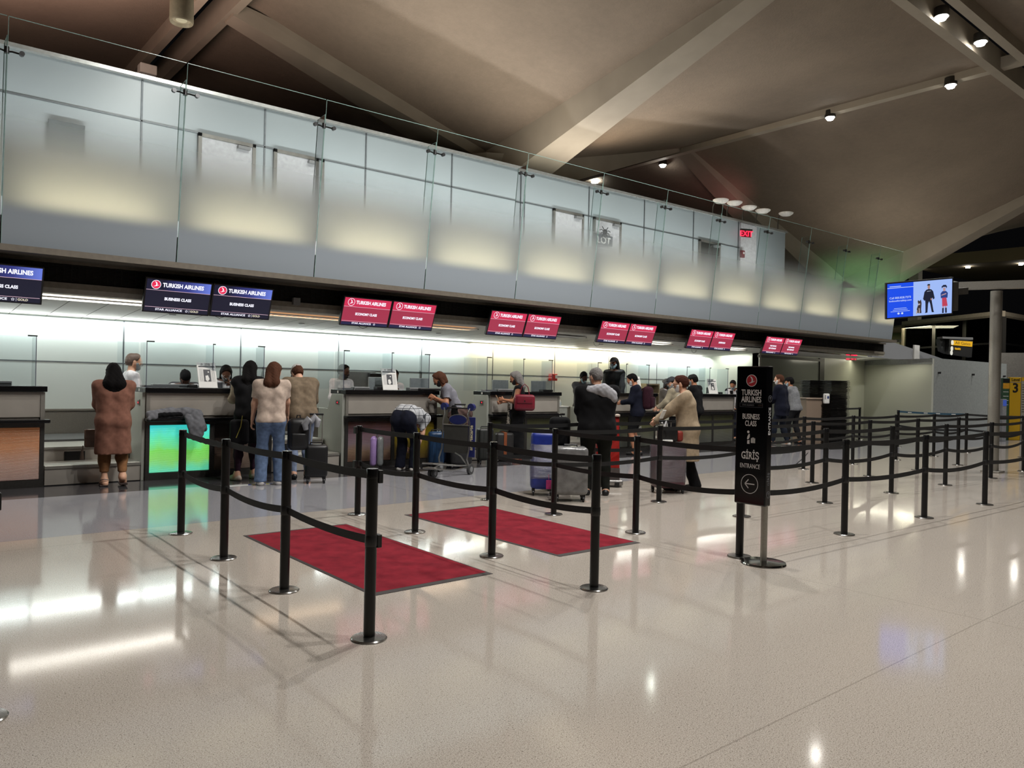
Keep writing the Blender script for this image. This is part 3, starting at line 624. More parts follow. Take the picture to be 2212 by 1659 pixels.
def monitor(kind, lines, gold):
    t = thing('monitor', '', 'monitor', (0, 0, 0))
    # local: x right, y up the screen, z out of the screen
    L = Matrix(((1, 0, 0, 0), (0, 0, -1, 0), (0, 1, 0, 0), (0, 0, 0, 1)))
    MB().rbox(.0, MW, .0, .055, 0, MH, .006).build('casing', BPLAS, t)
    S = L @ Matrix.Translation((0, 0, .001))
    biz = kind == 'business'
    scr = MB(); flat2d(scr, [(.022, .02), (MW - .022, .02), (MW - .022, MH - .02), (.022, MH - .02)], S, 0, .002)
    s = scr.build('screen', S_NAVY if biz else S_RED, t)
    mb = MB(); flat2d(mb, [(.022, MH * .66), (MW - .022, MH * .66), (MW - .022, MH - .02), (.022, MH - .02)], S, .003, .0005); mb.build('top_band', S_GR if biz else S_REDT, s)
    if not biz: mb = MB(); flat2d(mb, [(.022, .02), (MW - .022, .02), (MW - .022, .072), (.022, .072)], S, .003, .0005); mb.build('bottom_band', S_NV2, s)
    mb = MB(); flat2d(mb, [(.022, MH * .655), (MW - .022, MH * .655), (MW - .022, MH * .665), (.022, MH * .665)], S, .004, .0005)
    flat2d(mb, [(.03, .083), (MW - .03, .083), (MW - .03, .088), (.03, .088)], S, .004, .0005); mb.build('dividing_lines', S_LINE, s)
    c = (.145, MH * .815); r = .062
    mb = MB()
    if biz: flat2d(mb, disc(c, r), S, .004, .0005); mb.build('emblem_disc', S_LOGO, s)
    mb = MB(); ring2d(mb, c, r * .93, r * 1.05, S, .005, 32, .0005); flat2d(mb, [(c[0] + x * r * .88, c[1] + y * r * .88) for x, y in BIRD], S, .005, .0005); mb.build('emblem_bird', LTX, s)
    text_mesh('airline_name', 'TURKISH AIRLINES', .082, S @ Matrix.Translation((.235, MH * .815, .005)), LTX, s, .0005, .003, 'LEFT', .835)
    for i, ln in enumerate(lines): text_mesh('class_name', ln, .058 if len(lines) == 1 else .046, S @ Matrix.Translation((MW * .5, MH * (.42 if len(lines) == 1 else .47 - .14 * i), .005)), LTX, s, .0005, .0025, 'CENTER', .88)
    tx = 'STAR ALLIANCE' + (' \u2606 | GOLD' if gold else ' \u2606')
    text_mesh('alliance_name', 'STAR ALLIANCE', .042, S @ Matrix.Translation(((.17 if gold else .22), .052, .005)), LTX, s, .0005, .001, 'LEFT', 1.22)
    st = (.60 if gold else .65, .052); pts = [(st[0] + (.02 if q % 2 == 0 else .009) * math.sin(q * math.pi / 5), st[1] + (.02 if q % 2 == 0 else .009) * math.cos(q * math.pi / 5)) for q in range(10)]
    mb = MB()
    for q in range(10):
        a, b = pts[q], pts[(q + 1) % 10]; d = Vector((b[0] - a[0], b[1] - a[1])); n_ = Vector((-d.y, d.x)).normalized() * .0018
        flat2d(mb, [(a[0] - n_.x, a[1] - n_.y), (b[0] - n_.x, b[1] - n_.y), (b[0] + n_.x, b[1] + n_.y), (a[0] + n_.x, a[1] + n_.y)], S, .005, .0005)
    if gold: flat2d(mb, [(.635, .03), (.638, .03), (.638, .075), (.635, .075)], S, .005, .0005)
    mb.build('alliance_star', LTX, s)
    if gold: text_mesh('gold_word', 'GOLD', .042, S @ Matrix.Translation((.65, .052, .005)), glow('screen_gold', '#e8dfc6', 1), s, .0005, .001, 'LEFT', 1.0)
    mb = MB(); mb.box(MW * .5 - .05, MW * .5 + .05, .055, .12, .12, .34); mb.box(MW * .5 - .03, MW * .5 + .03, .1, .16, .2, .3); mb.build('mount', BPLAS, t)
    return t
pb = monitor('business', ['BUSINESS CLASS'], True); pe = monitor('economy', ['ECONOMY CLASS'], False); ps = monitor('economy', ['SUPERVISOR'], False); pk = monitor('economy', ['TICKET SERVICES', 'B\u0130LET H\u0130ZMETLER\u0130'], False)
def zmon(x): return 2.415 + .003 * (x - 3)
place = [(pb, -.14, 'left of two, mostly out of frame at far left'), (pb, .80, 'cut by the left edge of the photo, BUSINESS CLASS on dark blue')]
PX = [2.947, 6.01, 9.115, 12.17, 15.31, 18.61]
nmx = ['dark blue pair reading BUSINESS CLASS', 'red pair reading ECONOMY CLASS nearest the dark blue ones', 'red pair over the woman with the red handbag', 'red pair over the man in the black hoodie', 'red pair second from the far end', 'red pair at the far right end reading TICKET SERVICES']
used = set()
def put(p, x, lab):
    o = p if p not in used else copy_tree(p)
    used.add(p); o.location = (x, 11.73, zmon(x)); o.rotation_euler = (TL, 0, 0); o['label'] = lab; o['category'] = 'monitor'; o['group'] = 'hanging airline monitors'
    return o
put(pb, .80, 'dark blue hanging monitor cut off by the left edge of the photo')
for i, x in enumerate(PX):
    for j in (0, 1):
        p = pb if i == 0 else pe
        if i == 4 and j == 1: p = ps
        if i == 5: p = pk
        put(p, x + j * (MW + .006), ('left' if j == 0 else 'right') + ' hanging monitor of the ' + nmx[i])
# cable loops under the monitors
for i, (px, py) in enumerate([(475, 683), (785, 706), (1290, 745), (1500, 760)]):
    c = atY(px, py, 11.7); t = thing('cable_loop', ['thin dark cable loop under the dark blue monitors', 'thin dark cable loop under the first red monitor pair', 'thin dark cable loop under the third red monitor pair', 'thin dark cable loop under the fourth red monitor pair'][i], 'cable', tuple(c))
    MB().tube([(-.09, .02, .06), (-.07, .02, 0), (0, .02, -.03), (.08, .02, .0), (.1, .02, .05)], .004, 5).build('cable', BPLAS, t, smooth=True)
t = thing('wall_speaker', 'small pale square box on the black louvre between blue and red monitors', 'device', tuple(atY(640, 651, 11.9))); MB().rbox(-.06, .06, -.03, .04, -.06, .06, .006).build('box', GREYP, t)
# ================================================================== QUEUE BARRIERS
POST = mat('post_black', '#0a0a0b', .32, .0, noise=20, var=.1, spec=.45); WEB = mat('belt_webbing', '#101113', .75, 0, noise=60, var=.15, bump=(300, .2, .001)); BASE = mat('base_steel', '#8b8986', .22, .95, noise=8, var=.08)
rows = {'a': 3.95, 'b': 5.2, 'c': 6.46, 'd': 7.68}
P = {}
def addp(k, x, y): P[k] = (x, y)
for k, x, y in [('A', 2.325, 7.70), ('B', 2.297, 6.455), ('C', 2.30, 5.24), ('D', 2.277, 3.983), ('E', 4.241, 7.736), ('F', 4.227, 6.524), ('G', 4.205, 5.257), ('H', 4.171, 3.985), ('I', 6.169, 7.80), ('J', 6.129, 6.526), ('K', 6.093, 5.25), ('M', 6.036, 3.976),
    ('N', 7.926, 5.2), ('L', 7.968, 6.479), ('L2', 8.02, 7.74), ('O', 7.897, 3.943), ('S', 9.779, 3.90), ('W', 11.664, 3.876), ('X4', 13.5, 3.85), ('P', 9.845, 5.192), ('T', 11.69, 5.135), ('X', 13.503, 5.072), ('AA', 15.389, 5.027), ('AF', 17.388, 5.108), ('P2', 9.86, 6.45), ('Q', 11.753, 6.421), ('U', 13.618, 6.373), ('Y', 15.573, 6.361), ('AB', 17.459, 6.32), ('AH', 19.3, 6.28), ('AE', 21.174, 6.245),
    ('P3', 9.9, 7.7), ('Q3', 11.75, 7.65), ('R', 13.605, 7.613), ('V', 15.484, 7.589), ('Z', 17.397, 7.558), ('AC', 19.236, 7.493), ('AD', 21.276, 7.52), ('Z2', 21.497, 9.297), ('AG', 23.14, 11.15), ('AI', 21.9, 11.7), ('AJ', 21.1, 5.0), ('BL', .395, 4.045)]: addp(k, x, y)
LK = [('A', 'B'), ('B', 'C'), ('C', 'D'), ('E', 'F'), ('F', 'G'), ('G', 'H'), ('I', 'J'), ('J', 'K'), ('K', 'M'), ('M', 'O'), ('O', 'S'), ('S', 'W'), ('W', 'X4'), ('N', 'P'), ('P', 'T'), ('T', 'X'), ('X', 'AA'), ('AA', 'AF'), ('J', 'L'), ('L', 'P2'), ('P2', 'Q'), ('Q', 'U'), ('U', 'Y'), ('Y', 'AB'), ('AB', 'AH'), ('AH', 'AE'), ('I', 'L2'), ('L2', 'P3'), ('P3', 'Q3'), ('Q3', 'R'), ('R', 'V'), ('V', 'Z'), ('Z', 'AC'), ('AC', 'AD'), ('Z2', 'AD'), ('AD', 'AE'), ('AE', 'AJ'), ('AG', 'AI'), ('AF', 'AJ')]
def olab():
    L = {}
    col = [('A', 'D', 'the leftmost lane line'), ]
    for names, nm in ((('D', 'C', 'B', 'A'), 'leftmost belt line'), (('H', 'G', 'F', 'E'), 'belt line between the two red mats'), (('M', 'K', 'J', 'I'), 'belt line right of rear mat')):
        for q, w_ in zip(names, ('nearest the camera', 'second from the camera', 'third from the camera', 'farthest from the camera')): L[q] = 'black barrier post, %s in the %s' % (w_, nm)
    for names, nm in ((('O', 'S', 'W', 'X4'), 'nearest long row right of entrance sign'), (('N', 'P', 'T', 'X', 'AA', 'AF', 'AJ'), 'second long row right of entrance sign'), (('L', 'P2', 'Q', 'U', 'Y', 'AB', 'AH', 'AE'), 'third long row from the camera'), (('L2', 'P3', 'Q3', 'R', 'V', 'Z', 'AC', 'AD'), 'long row nearest the counters')):
        for q, w_ in zip(names, ORD): L[q] = 'black barrier post, %s from left in %s' % (w_, nm)
    L['BL'] = 'black belt barrier post cut off by the left edge of the photo'; L['Z2'] = 'black belt barrier post holding the left end of the blue belt'; L['AG'] = 'black belt barrier post in front of the white enclosure, right of the tray stacks'; L['AI'] = 'black belt barrier post partly behind the tray stacks'
    return L
LAB = olab()
# prototype post
pp = thing('barrier_post', '', 'barrier')
MB().cyl((0, 0, .012), (0, 0, .985), .034, n=28).build('pole', POST, pp, smooth=True)
MB().lathe([(.0, 0), (.104, 0), (.106, .006), (.100, .012), (.040, .017), (0, .017)]).build('base', BASE, pp, smooth=True)
mb = MB(); mb.lathe([(.035, .945), (.036, .995), (.033, 1.0), (0, 1.0)]); mb.build('cap', mat('cap_black', '#131314', .25), pp, smooth=True)
mb = MB(); mb.lathe([(.0345, .545), (.0365, .55), (.0365, .605), (.0345, .61)]); mb.build('lower_collar', BPLAS, pp, smooth=True)
POSTS = {}
for k, (x, y) in P.items():
    o = pp if not POSTS else copy_tree(pp)
    o.location = (x, y, 0); o['label'] = LAB[k]; o['category'] = 'barrier'; o['group'] = 'belt barrier posts of the queue'; POSTS[k] = o
BLUE = mat('blue_belt', '#1d4256', .7, 0, noise=50, var=.1)
rnd = random.Random(3)
for a, b in LK:
    pa, pb_ = Vector(P[a] + (0,)), Vector(P[b] + (0,)); d = (pb_ - pa); L_ = d.length; u = d / L_
    for lev, z0 in (('upper', .962), ('lower', .578)):
        if lev == 'lower' and (a, b) == ('AG', 'AI'): continue
        sag = (.012 if lev == 'upper' else .028) * (L_ / 1.3) * rnd.uniform(.7, 1.5); hw = .025; mb = MB(); n = 16
        dz = -.0
        Q = []
        for i in range(n + 1):
            s = i / n; p = u * (.034 + (L_ - .068) * s); zz = z0 - 4 * sag * s * (1 - s)
            if (a, b, lev) == ('A', 'B', 'upper'): zz += .003 * math.sin(i * 2.6) - .018 * s
            Q.append((p, zz))
        nn = Vector((-u.y, u.x, 0)) * .001
        for (p, za), (q, zc) in zip(Q, Q[1:]):
            mb._add([p + Vector((0, 0, za - hw)) - nn, q + Vector((0, 0, zc - hw)) - nn, q + Vector((0, 0, zc + hw)) - nn, p + Vector((0, 0, za + hw)) - nn, p + Vector((0, 0, za - hw)) + nn, q + Vector((0, 0, zc - hw)) + nn, q + Vector((0, 0, zc + hw)) + nn, p + Vector((0, 0, za + hw)) + nn], [(0, 1, 2, 3), (4, 7, 6, 5), (0, 4, 5, 1), (3, 2, 6, 7)])
        blue = (a, b) == ('Z2', 'AD') and lev == 'upper'
        o = mb.build('belt', BLUE if blue else WEB, POSTS[a], label='dark blue belt' if blue else None)
        if blue:
            mb = MB()
            for s in (.18, .42, .6, .82): p = u * (L_ * s) + Vector((-.003, 0, .962 - .01)); mb.box(p.x - .004, p.x, p.y - .05, p.y + .05, p.z - .008, p.z + .008)
            mb.build('belt_print', WHITE, o)
# belt receptors standing proud of the two end posts
for k, sx in (('D', 1), ('BL', 1), ('E', -1)):
    for z in (.955, .575):
        mb = MB(); mb.rbox(.03 * sx if sx > 0 else -.06, .06 if sx > 0 else -.03, -.025, .025, z - .042, z + .035, .004); mb.build('belt_receptor', BPLAS, POSTS[k])

# --- red mats
def red_mat():
    t = NT('red_carpet'); P_, X = t.pos(); f = t.noise(P_, 5, 4, .6); g = t.noise(P_, 600, 2)
    c = t.ramp(t.math('ADD', t.math('MULTIPLY', f, .75), t.math('MULTIPLY', g, .25)), [(.35, lin('#641823')), (.6, lin('#82232f'))]); t.l.new(c, t.b.inputs['Base Color']); t.b.inputs['Roughness'].default_value = .95; t.b.inputs['Specular IOR Level'].default_value = .1
    t.bump(g, .4, .003); return t.m
RM_ = red_mat(); RUB = mat('mat_rubber', '#2e2827', .7)
def floor_mat_thing(c, lab):
    ctr = sum((Vector(p + (0,)) for p in c), Vector()) / 4
    t = thing('floor_mat', lab, 'mat', tuple(ctr), group='red queue mats')
    def ins(k, z): return [Vector(p + (0,)) - ctr + (ctr - Vector(p + (0,))).normalized() * k + Vector((0, 0, z)) for p in c]
    lo, mi, hi = ins(0, 0.001), ins(.0, .003), ins(.055, .007)
    mb = MB(); mb._add(lo + mi + hi, [(0, 1, 5, 4), (1, 2, 6, 5), (2, 3, 7, 6), (3, 0, 4, 7), (4, 5, 9, 8), (5, 6, 10, 9), (6, 7, 11, 10), (7, 4, 8, 11), (8, 9, 10, 11), (3, 2, 1, 0)]); mb.build('rubber_edge', RUB, t)
    nx, ny = 14, 26; a = ins(.06, .0075); vs = []; rr = random.Random(5)
    for j in range(ny + 1):
        for i in range(nx + 1):
            p = a[0].lerp(a[1], i / nx).lerp(a[3].lerp(a[2], i / nx), j / ny); e = min(i, nx - i, j, ny - j)
            vs.append(p + Vector((0, 0, .0035 * (1 + math.sin(j * 1.1 + i * .35)) * (1 if e > 0 else 0))))
    m = nx + 1; fs = [(j * m + i, j * m + i + 1, (j + 1) * m + i + 1, (j + 1) * m + i) for j in range(ny) for i in range(nx)]
    mb = MB(); mb._add(vs, fs); mb.build('carpet', RM_, t, smooth=True)
floor_mat_thing([(2.742, 4.75), (3.822, 4.758), (3.865, 7.29), (2.77, 7.278)], 'dark red carpet mat between the two nearer belt lines')
floor_mat_thing([(4.68, 4.894), (5.739, 4.881), (5.821, 7.462), (4.662, 7.426)], 'dark red carpet mat lying farther right and nearer the counters')

# --- entrance sign
t = thing('entrance_sign', 'tall black free-standing entrance sign with white lettering on a round steel base', 'sign', (5.975, 3.695, 0))
MB().lathe([(0, 0), (.186, 0), (.19, .006), (.185, .018), (.05, .028), (0, .028)], n=48).build('base', CHROME, t, smooth=True)
MB().cyl((0, 0, .025), (0, 0, .52), .028, n=24).build('pole', STEEL, t, smooth=True)
SGN = mat('sign_gloss_black', '#07070a', .12, 0, spec=.5)
bd = MB().rbox(-.042, .046, -.028, .282, .497, 1.712, .012, seg=4).build('panel', SGN, t)
WL = mat('sign_white', '#d9d9dc', .4); WD = mat('sign_grey', '#777a80', .4)
F = frame((-.0425, .127, 0), (0, -1, 0), (0, 0, 1), (-1, 0, 0))
RD = mat('sign_red', '#b01326', .4)
mb = MB(); flat2d(mb, disc((0, 1.585), .049), F); mb.build('emblem_disc', RD, bd)
mb = MB(); ring2d(mb, (0, 1.585), .048, .053, F, .001); flat2d(mb, [(x * .046, 1.585 + y * .046) for x, y in BIRD], F, .001); mb.build('emblem_bird', WL, bd)
def st(nm, s, z, size, bold=.001, m=WL, sx=.85, x=0): text_mesh(nm, s, size, F @ Matrix.Translation((x, z, .001)), m, bd, .001, bold, 'CENTER', sx * .87)
st('airline_name', 'TURKISH', 1.478, .071, .0015, sx=.80); st('airline_name', 'AIRLINES', 1.418, .071, .0015, sx=.80)
mb = MB(); M = F
F0 = F; F = F @ Matrix.Diagonal((.88, 1, 1, 1))
for a in ([(-.13, 1.352), (.13, 1.352), (.13, 1.355), (-.13, 1.355)], [(-.13, 1.385), (.13, 1.385), (.13, 1.388), (-.13, 1.388)], [(-.13, 1.352), (-.127, 1.352), (-.127, 1.388), (-.13, 1.388)], [(.127, 1.352), (.13, 1.352), (.13, 1.388), (.127, 1.388)]): flat2d(mb, a, F)
mb.build('alliance_box', mat('sign_dim', '#4a4c55', .4), bd); F = F0
st('alliance_name', 'STAR ALLIANCE', 1.370, .019, 0, WD, 1.0, -.03); st('gold_word', 'GOLD', 1.370, .019, 0, mat('sign_bronze', '#4a3b30', .4), 1, .09)
st('class_name', 'BUSINESS', 1.268, .066, .0012, sx=.72); st('class_name', 'CLASS', 1.208, .066, .0012, sx=.72)
mb = MB(); flat2d(mb, disc((-.022, 1.135), .0115, 16), F, .001)
flat2d(mb, [(-.033, 1.075), (-.03, 1.095), (-.018, 1.115), (-.008, 1.118), (-.006, 1.095), (-.014, 1.075), (-.03, 1.068)], F, .001); flat2d(mb, [(-.031, 1.03), (-.008, 1.03), (-.008, 1.066), (-.031, 1.06)], F, .001)
for k in range(4): flat2d(mb, [(.006 + k * .011, 1.04), (.014 + k * .011, 1.04), (.014 + k * .011, 1.082 + (.006 if k in (1, 2) else 0)), (.006 + k * .011, 1.082 + (.006 if k in (1, 2) else 0))], F, .001)
mb.build('traveller_symbol', WL, bd)
st('entrance_word', 'G\u0130R\u0130\u015e', .925, .088, .002, sx=.82); st('entrance_word', 'ENTRANCE', .835, .056, .0002, sx=.80)
mb = MB(); ring2d(mb, (0, .68), .080, .085, F, .001, 48)
def bar(mb, a, b, w_, FF):
    d = Vector((b[0] - a[0], b[1] - a[1])); n_ = Vector((-d.y, d.x)).normalized() * w_ / 2; flat2d(mb, [(a[0] - n_.x, a[1] - n_.y), (b[0] - n_.x, b[1] - n_.y), (b[0] + n_.x, b[1] + n_.y), (a[0] + n_.x, a[1] + n_.y)], FF, .001)
bar(mb, (-.045, .68), (.05, .68), .009, F); bar(mb, (-.045, .68), (-.01, .718), .009, F); bar(mb, (-.045, .68), (-.01, .642), .009, F); mb.build('arrow_symbol', WL, bd)
G = frame((.002, -.0285, 0), (0, 0, 1), (-1, 0, 0), (0, -1, 0))   # narrow side, reading upwards
text_mesh('side_word', 'ENTRANCE', .046, G @ Matrix.Translation((1.235, 0, .001)), WL, bd, .001, .0005, 'CENTER', 1.02)
text_mesh('side_word', 'G\u0130R\u0130\u015e', .040, G @ Matrix.Translation((.735, 0, .001)), WD, bd, .001, 0, 'CENTER', 1.0)
mb = MB()
for z in (1.43, .60):
    ring2d(mb, (z, 0), .026, .029, G, .001, 24); bar(mb, (z - .015, 0), (z + .017, 0), .004, G); bar(mb, (z + .017, 0), (z + .004, .011), .004, G); bar(mb, (z + .017, 0), (z + .004, -.011), .004, G)
mb.build('side_arrows', WD, bd)
# ================================================================== PEOPLE
# bodies are grown as one smooth surface around tapered limbs (signed field + surface nets)
def surface_net(F, o, h):
    nx, ny, nz = F.shape; S = F < 0
    acc = np.zeros((nx - 1, ny - 1, nz - 1, 3)); cnt = np.zeros((nx - 1, ny - 1, nz - 1))
    base = np.stack(np.meshgrid(np.arange(nx - 1), np.arange(ny - 1), np.arange(nz - 1), indexing='ij'), -1).astype(float)
    cor = [(i, j, k) for i in (0, 1) for j in (0, 1) for k in (0, 1)]
    def sl(A, c): return A[c[0]:nx - 1 + c[0], c[1]:ny - 1 + c[1], c[2]:nz - 1 + c[2]]
    for a in cor:
        for ax in range(3):
            if a[ax]: continue
            b = list(a); b[ax] = 1
            fa, fb = sl(F, a), sl(F, b); m = (sl(S, a) != sl(S, b))
            t = np.where(m, fa / np.where(m, fa - fb, 1), 0)
            for q in range(3): acc[..., q] += m * (a[q] + (t if q == ax else 0))
            cnt += m
    act = cnt > 0
    if not act.any(): return [], []
    idx = -np.ones(act.shape, int); idx[act] = np.arange(act.sum())
    V = (base[act] + acc[act] / cnt[act][:, None]) * h + np.array(o)
    fs = []
    for ax in range(3):
        u, v = (ax + 1) % 3, (ax + 2) % 3
        lo = [slice(1, n - 1) for n in (nx, ny, nz)]; lo[ax] = slice(0, (nx, ny, nz)[ax] - 1)
        hi = list(lo); hi[ax] = slice(1, (nx, ny, nz)[ax])
        sa, sb = S[tuple(lo)], S[tuple(hi)]; m = sa != sb
        I = np.argwhere(m)
        if len(I) == 0: continue
        off = np.array([1, 1, 1]); off[ax] = 0; I2 = I + off
        def g(du, dv):
            J = I2.copy(); J[:, u] -= du; J[:, v] -= dv; return idx[J[:, 0], J[:, 1], J[:, 2]]
        q = np.stack([g(0, 0), g(1, 0), g(1, 1), g(0, 1)], 1); flip = sa[m] 
        q = np.where(flip[:, None], q[:, ::-1], q); fs.append(q)
    Q = np.concatenate(fs); Q = Q[(Q >= 0).all(1)]
    return V, Q
def np3(v): return np.array([v[0], v[1], v[2]], float)
class Caps:
    def __init__(s): s.c = []
    def add(s, a, b, ra, rb=None, fd=None, fk=1.0): s.c.append((np3(a), np3(b), ra, ra if rb is None else rb, None if fd is None else np3(fd), fk)); return s
    def inflated(s, e, idx=None):
        q = Caps(); q.c = [(a, b, ra + e, rb + e, fd, fk) for a, b, ra, rb, fd, fk in s.c]; return q
    def __add__(s, o): q = Caps(); q.c = s.c + o.c; return q
    def mesh(s, h, clips=(), k=.018, wob=0, wf=30, cut=None):
        P = np.array([np.minimum(c[0], c[1]) - max(c[2], c[3]) - .05 for c in s.c]).min(0); Q = np.array([np.maximum(c[0], c[1]) + max(c[2], c[3]) + .05 for c in s.c]).max(0)
        n = np.ceil((Q - P) / h).astype(int) + 1
        G = np.zeros(n)
        for a, b, ra, rb, fd, fk in s.c:
            R_ = max(ra, rb) + .11; lo = np.maximum(((np.minimum(a, b) - R_ - P) / h).astype(int), 0); hi = np.minimum(((np.maximum(a, b) + R_ - P) / h).astype(int) + 2, n)
            ax = [P[i] + h * np.arange(lo[i], hi[i]) for i in range(3)]
            X, Y, Z = np.meshgrid(*ax, indexing='ij'); d = b - a; L = max(d @ d, 1e-9)
            px, py, pz = X - a[0], Y - a[1], Z - a[2]; t = np.clip((px * d[0] + py * d[1] + pz * d[2]) / L, 0, 1)
            px, py, pz = px - t * d[0], py - t * d[1], pz - t * d[2]
            if fd is not None:
                e = (px * fd[0] + py * fd[1] + pz * fd[2]) * (fk - 1); px, py, pz = px + e * fd[0], py + e * fd[1], pz + e * fd[2]
            D = np.sqrt(px * px + py * py + pz * pz) - (ra + (rb - ra) * t)
            G[lo[0]:hi[0], lo[1]:hi[1], lo[2]:hi[2]] += np.exp(-np.clip(D / k, -40, 40))
        F = -k * np.log(G + 1e-9)
        ax = [P[i] + h * np.arange(n[i]) for i in range(3)]
        if wob:
            X, Y, Z = np.meshgrid(*ax, indexing='ij')
            F = F + wob * (np.sin(X * wf + 2 * np.sin(Z * wf * .6)) * np.sin(Z * wf * .8 + 1.5 * np.sin(Y * wf * .7 + X * 9)) + .5 * np.sin((X + Z * .7) * wf * 1.7 + Y * wf))
        for p, nn in clips:
            X, Y, Z = np.meshgrid(*ax, indexing='ij', sparse=True); F = np.maximum(F, (X - p[0]) * nn[0] + (Y - p[1]) * nn[1] + (Z - p[2]) * nn[2])
        if cut is not None:
            X, Y, Z = np.meshgrid(*ax, indexing='ij', sparse=True); F = np.maximum(F, cut(X, Y, Z))
        return surface_net(F, P, h)
def net_obj(name, parts, m, parent, label=None):
    vs = []; fs = []; o_ = 0
    for V, Q in parts:
        if len(V) == 0: continue
        vs.append(V); fs.append(Q + o_); o_ += len(V)
    if not vs: return None
    V = np.concatenate(vs); Q = np.concatenate(fs)
    me = bpy.data.meshes.new(name); me.from_pydata(V.tolist(), [], Q.tolist()); me.materials.append(m)
    me.polygons.foreach_set('use_smooth', [True] * len(me.polygons)); me.update()
    o = bpy.data.objects.new(name, me); COL.objects.link(o); o.parent = parent
    if label: o['label'] = label
    return o
SKINS = {'light': mat('skin_light', '#c79a80', .5, 0, noise=30, var=.06, spec=.3), 'tan': mat('skin_tan', '#a9765a', .5, 0, noise=30, var=.06, spec=.3), 'brown': mat('skin_brown', '#6b4635', .5, 0, noise=30, var=.08, spec=.3), 'dark': mat('skin_dark', '#573a2d', .5, 0, noise=30, var=.08, spec=.3)}
EYE = mat('eye_dark', '#120e0c', .2)
def V3(*a): return Vector(a)
def ik(a, b, l1, l2, pole):
    d = b - a; L = d.length
    if L > (l1 + l2) * .999: b = a + d * ((l1 + l2) * .999 / L); d = b - a; L = d.length
    c = (l1 * l1 - l2 * l2 + L * L) / (2 * L); h = math.sqrt(max(l1 * l1 - c * c, 0)); u = d / L; p = Vector(pole); p = (p - u * p.dot(u)).normalized()
    return a + u * c + p * h, b
def hand_caps(wr, dr, nrm, side, curl, s):
    """palm, four fingers with two bends each, thumb from the side of the palm; side=+1 puts the thumb on cross(dr, nrm)"""
    dr = dr.normalized(); nrm = (nrm - dr * nrm.dot(dr)).normalized(); la = dr.cross(nrm).normalized() * side
    C = Caps(); C.add(wr - dr * .05 * s, wr + dr * .01 * s, .026 * s, .024 * s, nrm, 1.25)
    for q in (-.024, -.008, .010, .026): C.add(wr + dr * .02 * s + la * q * .8 * s, wr + dr * .085 * s + la * q * s, .014 * s, .0125 * s)
    for i, (q, ln) in enumerate(((.028, .072), (.010, .080), (-.008, .074), (-.025, .058))):
        a = wr + dr * .085 * s + la * q * s; c = curl * (1 + .12 * i)
        for j, fr in enumerate((.42, .32, .26)):
            an = c * (j + .6); dd = (dr * math.cos(an) + nrm * math.sin(an)); b = a + dd * ln * fr * s; C.add(a, b, (.0092 - .0007 * j) * s, (.0086 - .0008 * j) * s); a = b
    a = wr + dr * .02 * s + la * .026 * s; b = a + (dr * .62 + la * .62 + nrm * .35).normalized() * .042 * s; c = b + (dr * .85 + la * .15 + nrm * .5 * (1 + curl)).normalized() * .034 * s
    C.add(a, b, .0125 * s, .0108 * s); C.add(b, c, .0105 * s, .0085 * s)
    return C
ARMC = {}
